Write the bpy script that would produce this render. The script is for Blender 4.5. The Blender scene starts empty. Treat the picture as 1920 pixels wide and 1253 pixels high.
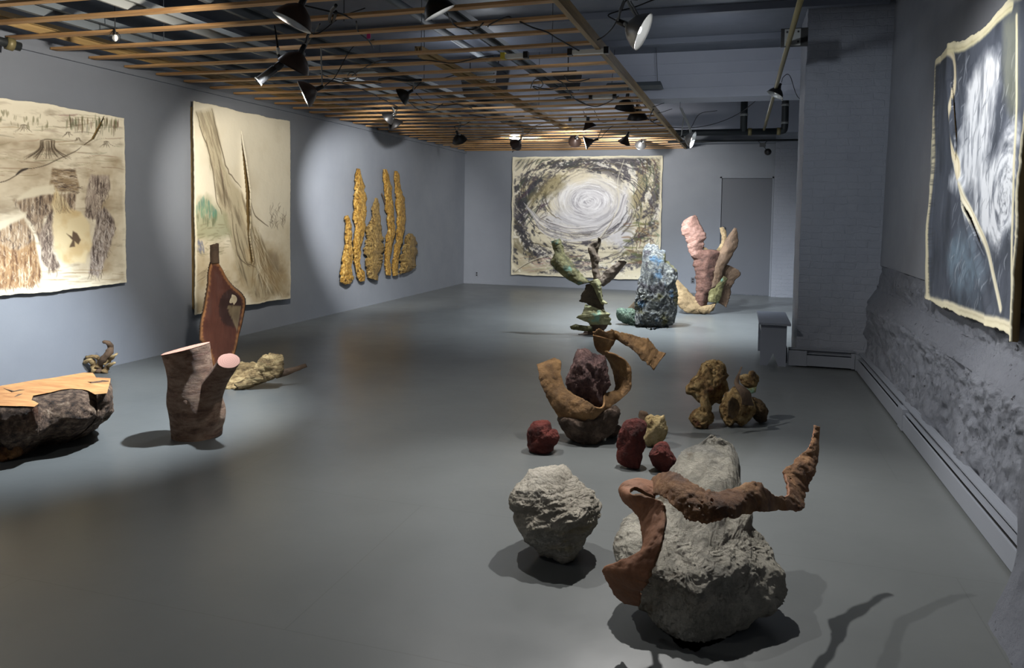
import bpy, bmesh, math, random
import numpy as np
from mathutils import Vector, Matrix
random.seed(7); rng = np.random.default_rng(7)
SC = bpy.context.scene
COL = SC.collection
PI = math.pi

# ------------------------------------------------------------------ camera
FPX, PPY, YAW, PITCH, ROLL = 1413.52, 478.73, -0.2916, 0.0537, 0.0144
EYE = np.array([0, 0, 1.5])
cy_, sy_, cp_, sp_ = math.cos(YAW), math.sin(YAW), math.cos(PITCH), math.sin(PITCH)
FW = np.array([sy_*cp_, cy_*cp_, -sp_]); RT = np.array([cy_, -sy_, 0.0]); UP = np.cross(RT, FW)
c_, s_ = math.cos(ROLL), math.sin(ROLL)
RT, UP = c_*RT + s_*UP, -s_*RT + c_*UP
cam = bpy.data.cameras.new('camera'); camo = bpy.data.objects.new('camera', cam); COL.objects.link(camo)
camo.matrix_world = Matrix([[RT[0], UP[0], -FW[0], EYE[0]], [RT[1], UP[1], -FW[1], EYE[1]], [RT[2], UP[2], -FW[2], EYE[2]], [0, 0, 0, 1]])
cam.sensor_width = 36; cam.lens = FPX/1920*36; cam.shift_y = (PPY-626.5)/1920; cam.clip_start = 0.02
SC.camera = camo

def ray(px, py): return FW + RT*((px-960)/FPX) + UP*((PPY-py)/FPX)
def hit(px, py, ax, val):
    d = ray(px, py); return EYE + d*((val-EYE[ax])/d[ax])
def tfloor(px, py):
    d = ray(px, py); return 1e9 if d[2] >= -1e-6 else -EYE[2]/d[2]
def at(px, py, t): return EYE + ray(px, py)*t

# ------------------------------------------------------------------ world, exposure
w = bpy.data.worlds.new('world'); SC.world = w; w.use_nodes = True
w.node_tree.nodes['Background'].inputs[0].default_value = (0.70, 0.75, 0.84, 1)
w.node_tree.nodes['Background'].inputs[1].default_value = 0.27
SC.view_settings.view_transform = 'Standard'; SC.view_settings.look = 'None'
SC.view_settings.exposure = 0.45; SC.view_settings.gamma = 1.0; SC.view_settings.use_curve_mapping = False

def spot(name, loc, target, energy, size=120, blend=0.6, col=(1, .96, .9), rad=.04):
    l = bpy.data.lights.new(name, 'SPOT'); l.energy = energy; l.spot_size = math.radians(size); l.spot_blend = blend
    l.color = col; l.shadow_soft_size = rad
    o = bpy.data.objects.new(name, l); COL.objects.link(o); o.location = loc
    o.rotation_euler = (Vector(target)-Vector(loc)).to_track_quat('-Z', 'Y').to_euler(); return o
COOL = (.86, .93, 1.0); NEU = (1, .98, .95); WARM = (1, .93, .82)
LIGHTS = [
 # unseen spots added as soft fill under and above the grid, no lamp modelled
 ((-3.6, 5.8, 2.72), (-4.6, 4.4, 0), 40, 85, .9, COOL, .05),
 ((-2.9, 7.6, 2.75), (-2.6, 8.2, 0), 26, 150, .9, COOL, .05),
 ((-2.6, 1.6, 2.75), (-2.8, 2.4, 0), 26, 150, .9, NEU, .08),
 ((.05, 4.0, 2.8), (1.33, 5.0, 1.75), 150, 76, .8, NEU, .05),
 ((.0, 5.6, 2.8), (1.3, 5.2, .6), 26, 90, .9, COOL, .05),
 ((-.2, 9.0, 2.9), (.1, 11.5, 0), 30, 120, .9, COOL, .04),
 ((-.5, 3.9, 2.75), (1.0, 8.2, 2.0), 130, 42, .9, COOL, .08),
 ((-.6, 7.2, 2.98), (-.4, 10.0, 3.35), 34, 70, .9, COOL, .06),
]
for i, (a, b, e, sz, bl, co, rd) in enumerate(LIGHTS): spot('lamp_or_fill_light', a, b, e, sz, bl, co, rd)
for loc, e in (((-1.6, 6.6, 3.25), 7), ((-3.9, 5.2, 3.2), 5), ((-3.4, 8.6, 3.25), 6), ((-.2, 8.3, 3.1), 3), ((-3.0, 8.9, 3.2), 8), ((-2.4, 12.6, 3.3), 8), ((.1, 12.2, 3.2), 5)):
    l = bpy.data.lights.new('added_spill_light', 'POINT'); l.energy = e*.75; l.shadow_soft_size = .15; l.color = (.86, .92, 1)  # unseen point lights added above the slats to brighten ceiling and beam
    o = bpy.data.objects.new('added_spill_light', l); COL.objects.link(o); o.location = loc

# ------------------------------------------------------------------ colours and materials
def s1(v): v /= 255.; return v/12.92 if v <= .04045 else ((v+.055)/1.055)**2.4
def s(r, g, b): return (s1(r), s1(g), s1(b), 1.0)
def sv(r, g, b): return np.array([s1(r), s1(g), s1(b)])

class NT:
    def __init__(self, name):
        self.m = bpy.data.materials.new(name); self.m.use_nodes = True
        self.t = self.m.node_tree; self.b = self.t.nodes['Principled BSDF']; self.n = self.t.nodes; self.l = self.t.links
        self.tc = self.n.new('ShaderNodeTexCoord')
    def add(self, kind, **k):
        x = self.n.new(kind)
        for a, v in k.items():
            if a.startswith('i_'):
                key = a[2:].replace('_', ' '); x.inputs[key].default_value = v
            else: setattr(x, a, v)
        return x
    def link(self, a, b): self.l.new(a, b)
    def coords(self, scale=(1, 1, 1), which='Object'):
        m = self.add('ShaderNodeMapping'); m.inputs['Scale'].default_value = scale
        self.link(self.tc.outputs[which], m.inputs['Vector']); return m.outputs[0]
    def noise(self, scale, detail=6, rough=.6, vec=None, dist=0):
        x = self.add('ShaderNodeTexNoise'); x.inputs['Scale'].default_value = scale; x.inputs['Detail'].default_value = detail
        x.inputs['Roughness'].default_value = rough; x.inputs['Distortion'].default_value = dist
        self.link(vec or self.tc.outputs['Object'], x.inputs['Vector']); return x.outputs['Fac']
    def ramp(self, fac, stops, interp='LINEAR'):
        r = self.add('ShaderNodeValToRGB'); e = r.color_ramp; e.interpolation = interp
        while len(e.elements) < len(stops): e.elements.new(.5)
        for el, (p, c) in zip(e.elements, stops): el.position = p; el.color = c if len(c) == 4 else (*c, 1)
        self.link(fac, r.inputs[0]); return r.outputs[0]
    def mix(self, fac, a, b, mode='MIX'):
        x = self.add('ShaderNodeMix', data_type='RGBA', blend_type=mode)
        for i, v in ((0, fac), (6, a), (7, b)):
            if hasattr(v, 'links'): self.link(v, x.inputs[i])
            else: x.inputs[i].default_value = v
        return x.outputs[2]
    def math(self, op, a, b=None):
        x = self.add('ShaderNodeMath', operation=op)
        for i, v in enumerate((a, b)):
            if v is None: continue
            if hasattr(v, 'links'): self.link(v, x.inputs[i])
            else: x.inputs[i].default_value = v
        return x.outputs[0]
    def base(self, c):
        if hasattr(c, 'links'): self.link(c, self.b.inputs['Base Color'])
        else: self.b.inputs['Base Color'].default_value = c
    def rough(self, r):
        if hasattr(r, 'links'): self.link(r, self.b.inputs['Roughness'])
        else: self.b.inputs['Roughness'].default_value = r
    def bump(self, h, strength=.5, dist=.02):
        x = self.add('ShaderNodeBump'); x.inputs['Strength'].default_value = strength; x.inputs['Distance'].default_value = dist
        self.link(h, x.inputs['Height'])
        src = self.b.inputs['Normal'].links
        if src: self.link(src[0].from_socket, x.inputs['Normal'])
        self.link(x.outputs[0], self.b.inputs['Normal'])

def mat_plain(name, c, rough=.6, metal=0, bump=0, bscale=60):
    n = NT(name); n.base(c); n.rough(rough); n.b.inputs['Metallic'].default_value = metal
    if bump: n.bump(n.noise(bscale), bump, .004)
    return n.m
def mat_stone(name, stops, scale=6, bump=.6, bdist=.02, bscale=18, fine=90, rough=.9, stretch=(1, 1, 1), patches=None):
    n = NT(name); v = n.coords(stretch)
    c = n.ramp(n.noise(scale, 10, .65, v, .3), stops)
    if patches:
        for sc_, lo, hi, colr in patches:
            f = n.ramp(n.noise(sc_, 6, .6, v), [(lo, (0, 0, 0)), (hi, (1, 1, 1))])
            c = n.mix(f, c, colr)
    f2 = n.ramp(n.noise(fine, 4, .7), [(.3, (.72, .72, .72)), (.6, (1, 1, 1))])
    c = n.mix(.8, c, f2, 'MULTIPLY')
    n.base(c); n.rough(rough); n.bump(n.noise(bscale, 14, .78, v, .35), bump, bdist*1.8)
    vo = n.add('ShaderNodeTexVoronoi', feature='F1'); vo.inputs['Scale'].default_value = bscale*2.2; n.link(v, vo.inputs['Vector']); n.bump(vo.outputs['Distance'], bump*.45, bdist*.5)
    n.bump(n.noise(fine, 6, .75), bump*.8, .008)
    return n.m
M = {}
# painted wall
def wall_mat(name, colr, mode='plain'):
    n = NT(name)
    f = n.ramp(n.noise(.9, 5, .6), [(.3, (.9, .9, .92)), (.7, (1.05, 1.05, 1.04))])
    n.base(n.mix(1, colr, f, 'MULTIPLY')); n.rough(n.ramp(n.noise(3, 4), [(.3, (.5, .5, .5)), (.8, (.68, .68, .68))]))
    if mode == 'plain': n.bump(n.noise(7, 5), .12, .02); n.bump(n.noise(130, 2), .12, .002)
    if mode in ('brick', 'brickx'):
        m = n.add('ShaderNodeMapping'); n.link(n.tc.outputs['Object'], m.inputs['Vector'])
        if mode == 'brick': m.inputs['Rotation'].default_value = (-PI/2, 0, 0)      # x-z plane
        else: m.inputs['Rotation'].default_value = (0, -PI/2, -PI/2)
        d = n.add('ShaderNodeVectorMath', operation='ADD'); n.link(m.outputs[0], d.inputs[0])
        nz = n.add('ShaderNodeTexNoise'); nz.inputs['Scale'].default_value = 9; n.link(n.tc.outputs['Object'], nz.inputs['Vector'])
        sc = n.add('ShaderNodeVectorMath', operation='SCALE'); sc.inputs['Scale'].default_value = .05; n.link(nz.outputs['Color'], sc.inputs[0]); n.link(sc.outputs[0], d.inputs[1])
        b = n.add('ShaderNodeTexBrick'); n.link(d.outputs[0], b.inputs['Vector'])
        b.inputs['Scale'].default_value = 1; b.inputs['Brick Width'].default_value = .21; b.inputs['Row Height'].default_value = .073
        b.inputs['Mortar Size'].default_value = .007; b.inputs['Mortar Smooth'].default_value = .9; b.inputs['Color1'].default_value = (1, 1, 1, 1); b.inputs['Color2'].default_value = (.85, .85, .85, 1); b.inputs['Mortar'].default_value = (0, 0, 0, 1)
        n.bump(b.outputs['Color'], .42, .008); n.bump(n.noise(5, 10, .75, None, .5), .6, .03); n.bump(n.noise(24, 8, .75), .6, .012); n.bump(n.noise(90, 4), .2, .003)
    if mode == 'rubble':
        v = n.add('ShaderNodeTexVoronoi', feature='DISTANCE_TO_EDGE'); v.inputs['Scale'].default_value = 5.5; v.inputs['Randomness'].default_value = 1
        d = n.add('ShaderNodeVectorMath', operation='ADD'); n.link(n.tc.outputs['Object'], d.inputs[0])
        nz = n.add('ShaderNodeTexNoise'); nz.inputs['Scale'].default_value = 4; nz.inputs['Detail'].default_value = 6; n.link(n.tc.outputs['Object'], nz.inputs['Vector'])
        sc = n.add('ShaderNodeVectorMath', operation='SCALE'); sc.inputs['Scale'].default_value = .25; n.link(nz.outputs['Color'], sc.inputs[0]); n.link(sc.outputs[0], d.inputs[1]); n.link(d.outputs[0], v.inputs['Vector'])
        n.bump(v.outputs[0], .6, .05); n.bump(n.noise(9, 12, .8, None, .8), 1.0, .10); n.bump(n.noise(40, 8, .75), .8, .02)
        pit = n.ramp(n.noise(17, 8, .72, None, .4), [(.345, (.10, .10, .11)), (.39, (1, 1, 1))])
        old = n.b.inputs['Base Color'].links[0].from_socket
        n.base(n.mix(1, old, pit, 'MULTIPLY'))
    return n.m
WALLC = s(120, 125, 133)
M['wall'] = wall_mat('wall_paint', WALLC)
M['wall_r'] = wall_mat('wall_paint_rough', s(122, 125, 132))
M['brick'] = wall_mat('painted_brick', s(132, 136, 145), 'brick')
M['brickx'] = wall_mat('painted_brick_side', s(138, 141, 149), 'brickx')
M['rubble'] = wall_mat('painted_rubble', s(138, 142, 152), 'rubble')
M['ceil'] = wall_mat('ceiling_paint', s(92, 97, 108))
M['beam'] = wall_mat('beam_paint', s(156, 160, 172))
M['door'] = mat_plain('door_paint', s(84, 87, 94), .5, 0, .05)
M['heater'] = mat_plain('heater_paint', s(118, 122, 130), .45, 0, .05)
M['dark'] = mat_plain('dark_gap', s(22, 22, 24), .8)
M['bench'] = mat_plain('bench_paint', s(112, 117, 128), .5, 0, .08)
# floor
n = NT('floor_paint')
c = n.ramp(n.noise(.55, 6, .6), [(.3, s(83, 86, 86)), (.7, s(94, 97, 97))])
bk = n.add('ShaderNodeTexBrick'); bk.inputs['Scale'].default_value = 1; bk.inputs['Brick Width'].default_value = 2.44; bk.inputs['Row Height'].default_value = 1.22
bk.inputs['Mortar Size'].default_value = .0035; bk.inputs['Mortar Smooth'].default_value = .5; bk.inputs['Color1'].default_value = bk.inputs['Color2'].default_value = (1, 1, 1, 1); bk.inputs['Mortar'].default_value = (.62, .62, .6, 1)
mp = n.add('ShaderNodeMapping'); mp.inputs['Rotation'].default_value = (0, 0, .0); mp.inputs['Location'].default_value = (.3, .15, 0)
n.link(n.tc.outputs['Object'], mp.inputs['Vector']); n.link(mp.outputs[0], bk.inputs['Vector'])
c = n.mix(.45, c, bk.outputs['Color'], 'MULTIPLY')
n.base(c); n.rough(n.ramp(n.noise(1.7, 6, .65), [(.3, (.285, .285, .285)), (.75, (.37, .37, .37))]))
n.bump(n.noise(2.2, 5, .55), .10, .02)
M['floor'] = n.m
# woods, metals
def wood(name, a, b, scale=3, stretch=(.6, 12, 12), rough=.55):
    n = NT(name); v = n.coords(stretch)
    n.base(n.ramp(n.noise(scale, 8, .6, v, .5), [(.3, a), (.7, b)])); n.rough(rough); n.bump(n.noise(scale*2, 6, .6, v), .15, .004); return n.m
M['slat'] = wood('pine_slat', s(150, 108, 66), s(206, 164, 112))
M['rail'] = wood('pine_rail', s(112, 88, 50), s(160, 132, 84), 3, (12, .6, 12))
M['black'] = mat_plain('black_metal', s(26, 25, 25), .4, .3)
M['brownmetal'] = mat_plain('brown_enamel', s(58, 44, 38), .42, .2)
M['graymetal'] = mat_plain('lamp_grey', s(150, 150, 150), .35, .8)
M['steel'] = mat_plain('galvanised', s(128, 130, 128), .45, .25, .1)
M['refl'] = mat_plain('reflector_inside', s(176, 178, 178), .4, .6)
M['cord'] = mat_plain('black_cord', s(18, 18, 19), .6)
M['cordw'] = mat_plain('grey_wire', s(60, 62, 66), .5, .4)
M['duct'] = mat_plain('duct_paint', s(84, 90, 94), .6, .1)
M['pipe'] = mat_plain('pipe_paint', s(40, 44, 46), .5, .3)
M['pipey'] = mat_plain('pipe_brass', s(118, 108, 74), .5, .3)
M['white'] = mat_plain('white_plastic', s(214, 214, 206), .4)
M['pink'] = mat_plain('pink_tape', s(190, 50, 120), .5)
M['yellow'] = mat_plain('yellow_plastic', s(196, 178, 50), .5)
def emit(name, c, e):
    n = NT(name); n.b.inputs['Emission Color'].default_value = c; n.b.inputs['Emission Strength'].default_value = e; n.base(c); return n.m
M['bulb'] = emit('lit_bulb', (1, .98, .95, 1), 16)
M['bulboff'] = mat_plain('bulb_glass', s(220, 220, 215), .2)
M['bulblow'] = emit('lit_bulb_soft', (1, .96, .88, 1), 3)

# ------------------------------------------------------------------ object helpers
def link_mesh(name, verts, faces, mat, parent=None, smooth=False, cols=None):
    me = bpy.data.meshes.new(name); me.from_pydata([tuple(map(float, v)) for v in verts], [], [tuple(map(int, f)) for f in faces]); me.update()
    if cols is not None:
        a = me.color_attributes.new('Paint', 'FLOAT_COLOR', 'POINT')
        cc = np.ones((len(verts), 4), np.float32); cc[:, :3] = cols; a.data.foreach_set('color', cc.ravel())
    o = bpy.data.objects.new(name, me); COL.objects.link(o)
    for mm in (mat if isinstance(mat, (list, tuple)) else [mat]): me.materials.append(mm)
    if smooth: me.polygons.foreach_set('use_smooth', [True]*len(me.polygons))
    if parent: put(o, parent)
    return o
def put(o, parent):
    o.parent = parent; o.matrix_parent_inverse = Matrix.Translation(parent.location).inverted() if not parent.parent else Matrix.Identity(4)
def bake_parent(o, parent):
    """parent a mesh whose vertices are in world space: shift vertices so that its matrix stays plain"""
    return put(o, parent)
def tag(o, label=None, cat=None, group=None, kind=None):
    if label: o['label'] = label
    if cat: o['category'] = cat
    if group: o['group'] = group
    if kind: o['kind'] = kind
    return o
def thing(name, loc, label, cat, group=None):
    o = bpy.data.objects.new(name, None); COL.objects.link(o); o.location = loc; o.empty_display_size = .1
    return tag(o, label, cat, group)
class MB:
    def __init__(s_): s_.v = []; s_.f = []
    def add(s_, v, f):
        k = len(s_.v); s_.v += [tuple(map(float, q)) for q in v]; s_.f += [tuple(i+k for i in q) for q in f]; return s_
    def box(s_, a, b):
        (x0, y0, z0), (x1, y1, z1) = a, b
        return s_.add([(x0, y0, z0), (x1, y0, z0), (x1, y1, z0), (x0, y1, z0), (x0, y0, z1), (x1, y0, z1), (x1, y1, z1), (x0, y1, z1)],
                      [(0, 3, 2, 1), (4, 5, 6, 7), (0, 1, 5, 4), (1, 2, 6, 5), (2, 3, 7, 6), (3, 0, 4, 7)])
    def tube(s_, pts, r, n=8, caps=True):
        pts = [np.array(p, float) for p in pts]; rr = r if hasattr(r, '__len__') else [r]*len(pts)
        V = []; F = []; prev = None
        for i, p in enumerate(pts):
            d = pts[min(i+1, len(pts)-1)]-pts[max(i-1, 0)]; d = d/(np.linalg.norm(d)+1e-9)
            if prev is None:
                a = np.array([0, 0, 1.]) if abs(d[2]) < .9 else np.array([1., 0, 0]); u = np.cross(d, a)
            else: u = prev - d*np.dot(prev, d)
            u /= np.linalg.norm(u)+1e-9; prev = u; vv = np.cross(d, u)
            for k in range(n):
                t = 2*PI*k/n; V.append(p+rr[i]*(math.cos(t)*u+math.sin(t)*vv))
        for i in range(len(pts)-1):
            for k in range(n): a = i*n+k; b = i*n+(k+1) % n; F.append((a, b, b+n, a+n))
        if caps: F.append(tuple(range(n))[::-1]); F.append(tuple((len(pts)-1)*n+k for k in range(n)))
        return s_.add(V, F)
    def lathe(s_, prof, o, axis, n=28, close=False):
        """prof: (radius, distance along axis)"""
        o = np.array(o, float); ax = np.array(axis, float); ax /= np.linalg.norm(ax)
        a = np.array([0, 0, 1.]) if abs(ax[2]) < .9 else np.array([1., 0, 0]); u = np.cross(ax, a); u /= np.linalg.norm(u); v = np.cross(ax, u)
        V = []; F = []
        for r, h in prof:
            for k in range(n): t = 2*PI*k/n; V.append(o+ax*h+r*(math.cos(t)*u+math.sin(t)*v))
        for i in range(len(prof)-1):
            for k in range(n): A = i*n+k; B = i*n+(k+1) % n; F.append((A, B, B+n, A+n))
        return s_.add(V, F)
    def build(s_, name, mat, parent=None, smooth=False): return link_mesh(name, s_.v, s_.f, mat, parent, smooth)
def smooth_curve(pts, n=8):
    P = [np.array(p, float) for p in pts]; P = [2*P[0]-P[1]]+P+[2*P[-1]-P[-2]]; out = []
    for i in range(1, len(P)-2):
        for k in range(n):
            t = k/n; a, b, c, d = P[i-1:i+3]
            out.append(.5*((2*b)+(-a+c)*t+(2*a-5*b+4*c-d)*t*t+(-a+3*b-3*c+d)*t**3))
    out.append(P[-2]); return out
# numpy value noise ---------------------------------------------------------
def _h(i, j, k):
    n_ = (i*374761393+j*668265263+k*2147483647+1274126177) & 0xffffffff
    n_ = ((n_ ^ (n_ >> 13))*1274126177) & 0xffffffff
    return ((n_ ^ (n_ >> 16)) & 0xffff)/65535.
def vnoise(P):
    P = np.asarray(P, float); I = np.floor(P).astype(np.int64); f = P-I; f = f*f*(3-2*f)
    x, y, z = I[..., 0], I[..., 1], I[..., 2]; fx, fy, fz = f[..., 0], f[..., 1], f[..., 2]
    def L(a, b, t): return a+(b-a)*t
    return L(L(L(_h(x, y, z), _h(x+1, y, z), fx), L(_h(x, y+1, z), _h(x+1, y+1, z), fx), fy),
             L(L(_h(x, y, z+1), _h(x+1, y, z+1), fx), L(_h(x, y+1, z+1), _h(x+1, y+1, z+1), fx), fy), fz)*2-1
def fbm(P, oct=4, gain=.5):
    P = np.asarray(P, float); a = 1; o_ = 0; t = 0
    for i in range(oct): o_ = o_+a*vnoise(P*2**i+i*17.3); t += a; a *= gain
    return o_/t
def n2(X, Y, s=1., oct=4, seed=0, gain=.5):
    return fbm(np.stack([X*s, Y*s, np.full_like(X, seed*7.77)], -1), oct, gain)

# ------------------------------------------------------------------ room
XL, YB, ZG = -5.693, 15.34, 2.857     # left wall, back wall, slat grid height
XR = 1.24; ZC = 3.62
def struct(name, mb, mat, parent=None): o = mb.build(name, mat, parent); o['kind'] = 'structure'; return o
def grid_mesh(name, fn, nu, nv, mat, flip=False):
    U_, W_ = np.meshgrid(np.linspace(0, 1, nu+1), np.linspace(0, 1, nv+1)); V = np.stack([q+0*U_ for q in fn(U_, W_)], -1).reshape(-1, 3); F = []
    for j in range(nv):
        for i in range(nu):
            a = j*(nu+1)+i; q = (a, a+1, a+nu+2, a+nu+1); F.append(q[::-1] if flip else q)
    o = link_mesh(name, V, F, mat, None, True); o['kind'] = 'structure'; return o
struct('floor', MB().box((XL-.2, -3.2, -.1), (1.9, YB+.2, 0)), M['floor'])
struct('wall_left', MB().box((XL-.2, -3.2, 0), (XL, YB, ZC+.9)), M['wall'])
struct('wall_back', MB().box((XL-.2, YB, 0), (.62, YB+.2, ZC+.9)), M['wall'])
struct('wall_back_brick', MB().box((.62, YB-.14, 0), (1.9, YB+.2, ZC+.9)), M['brick'])
# right wall: rubble base, sloped ledge, plaster above
prof = [(1.225, 0), (1.235, .3), (1.24, .55), (1.235, .66), (1.25, .705), (1.31, .80), (1.335, .83), (1.345, .95), (1.355, 1.05)]
def F3(*a, oct=4): return fbm(np.stack(np.broadcast_arrays(*[np.asarray(x, float) for x in a]), -1), oct)
def wr(u, v):
    y = 3.0+u*(8.3-3.0); q = v*(len(prof)-1); x = np.interp(q, range(len(prof)), [p[0] for p in prof]); z = np.interp(q, range(len(prof)), [p[1] for p in prof])
    k = np.where(z < .68, .030, np.where(z < .82, .006, .022)); lump = 1-np.abs(F3(y*3.2, z*3.6, 8.))*2
    e = F3(y*5, z*5, 1.)*k+F3(y*20, z*20, 4., oct=4)*k*.9+(lump-.5)*k*.8
    return (x-e, y, z+F3(y*1.2, .5, 2.)*.02*np.clip(z*3, 0, 1))
grid_mesh('wall_right', wr, 520, 120, M['rubble'], True)
def wr2(u, v):
    y = 2.9+u*5.4; z = 1.05+v*(ZC+.1-1.05); return (1.355+.04*v+.006*F3(y*3, z*3, 1.), y, z)
o = grid_mesh('wall_right_plaster', wr2, 60, 40, M['wall_r'], True)
struct('wall_right_shell', MB().box((1.42, -3.2, 0), (1.6, 8.3, ZC+.2)).box((1.42, 8.2, 0), (1.9, YB, ZC+.9)), M['wall_r'])
struct('wall_right_near', MB().box((1.25, -3.2, 0), (1.42, 2.6, ZC)), M['wall_r'])
# brick pillar (front and left side with different brick directions)
def pf(u, v):
    z = v*ZC; x = .60+u*(1.42-.60); base = .02*np.clip(1-z/.35, 0, 1); flare = .10*np.clip((u-.55)/.45, 0, 1)*np.clip(1-z/1.1, 0, 1)
    return (x-np.where(u < .02, .014*F3(z*9, .3, 1.), 0), 8.20-base-flare*.3+.008*F3(x*8, z*8, 2.), z)
grid_mesh('wall_pillar_front', pf, 90, 260, M['brick'])
def ps(u, v):
    z = v*ZC; y = 8.20+u*.75
    return (.60+np.where(u < .02, -.014*F3(z*9, .3, 1.), .006*F3(y*9, z*9, 3.)), y, z)
grid_mesh('wall_pillar_side', ps, 40, 200, M['brickx'], True)
struct('wall_pillar_core', MB().box((.62, 8.24, 0), (1.42, 8.94, ZC+.3)), M['brick'])
# near pier at the right picture edge
def np1(u, v):
    z = v*ZC; fl = .07*np.clip(1-z/.3, 0, 1)**1.5
    return (1.0-fl+.010*F3(u*9, z*9, 5.), 2.5+u*(.6+fl*.6), z)
grid_mesh('wall_right_pier', np1, 30, 120, M['rubble'], True)
struct('wall_right_pier_core', MB().box((1.02, 2.5, 0), (1.45, 3.09, ZC)), M['rubble'])
# ceiling: bays with deep beams across
struct('ceiling', MB().box((XL-.2, -3.2, ZC), (1.9, 10.0, ZC+.15)).box((XL-.2, 10.0, ZC+.3), (1.9, YB+.2, ZC+.45)), M['ceil'])
def bm_(name, y0, y1, z0, m): struct(name, MB().box((XL, y0, z0), (1.9, y1, ZC+.4)), m)
bm_('trim_1', 10.0, 10.45, 3.03, M['beam'])
bm_('trim_2', YB-.28, YB, 3.12, M['beam'])
bm_('trim_3', 3.2, 3.6, 3.3, M['ceil'])
# board marks on the deep beam
for k, z in enumerate((3.16, 3.33, 3.47)):
    struct('trim_%d' % (4+k), MB().box((XL, 9.985, z), (1.35, 10.01, z+.012)), M['beam'])
struct('trim_8', MB().box((XL, YB-.3, 2.93), (.62, YB, 2.97)), M['wall'])
# ledger along the left wall top, side strip
struct('trim_7', MB().box((XL, 2.0, 2.80), (XL+.035, YB, 2.845)), M['wall'])
struct('baseboard_left', MB().box((XL, -3, 0), (XL+.004, YB, .018)), M['wall'])
struct('baseboard_back', MB().box((XL, YB-.01, 0), (-.30, YB, .05)), M['wall'])
# door on the far wall
D = bpy.data.objects.new('door_1', None); COL.objects.link(D); D.location = (.13, YB, 0); D['kind'] = 'structure'
for (a, b) in (((-.385, YB-.03, 0), (-.345, YB, 2.30)), ((.585, YB-.03, 0), (.618, YB, 2.30)), ((-.385, YB-.03, 2.27), (.618, YB, 2.31))):
    pass
o = MB().box((-.375, YB-.035, 0), (-.345, YB, 2.30)).box((.59, YB-.035, 0), (.618, YB, 2.30)).box((-.375, YB-.035, 2.27), (.618, YB, 2.30)).build('door_frame', M['wall'], D)
MB().box((-.335, YB-.012, .01), (.588, YB, 2.262)).build('door_panel', M['door'], D)
MB().box((-.345, YB-.006, 0), (-.335, YB, 2.27)).box((-.345, YB-.006, 2.262), (.59, YB, 2.27)).build('door_gap', M['dark'], D)
MB().lathe([(0, .05), (.022, .048), (.03, .035), (.024, .02), (.012, .015), (.012, 0)], (-.28, YB-.012, 1.30), (0, -1, 0), 14).build('door_knob', M['graymetal'], D, True)
# outlets
for (px, py, lab) in ((894, 514, 'small wall outlet low on the far wall near the left corner'), (1299, 526, 'small dark wall outlet low on the far wall behind the pink bark sculpture')):
    p = hit(px, py, 1, YB); t = thing('wall_outlet', (p[0], YB, p[2]), lab, 'outlet')
    MB().box((p[0]-.037, YB-.008, p[2]-.06), (p[0]+.037, YB, p[2]+.06)).build('plate', M['wall'] if px < 1000 else M['door'], t)
    MB().box((p[0]-.016, YB-.010, p[2]+.008), (p[0]+.016, YB-.0081, p[2]+.038)).box((p[0]-.016, YB-.010, p[2]-.038), (p[0]+.016, YB-.0081, p[2]-.008)).build('socket', M['dark'], t)
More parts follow.
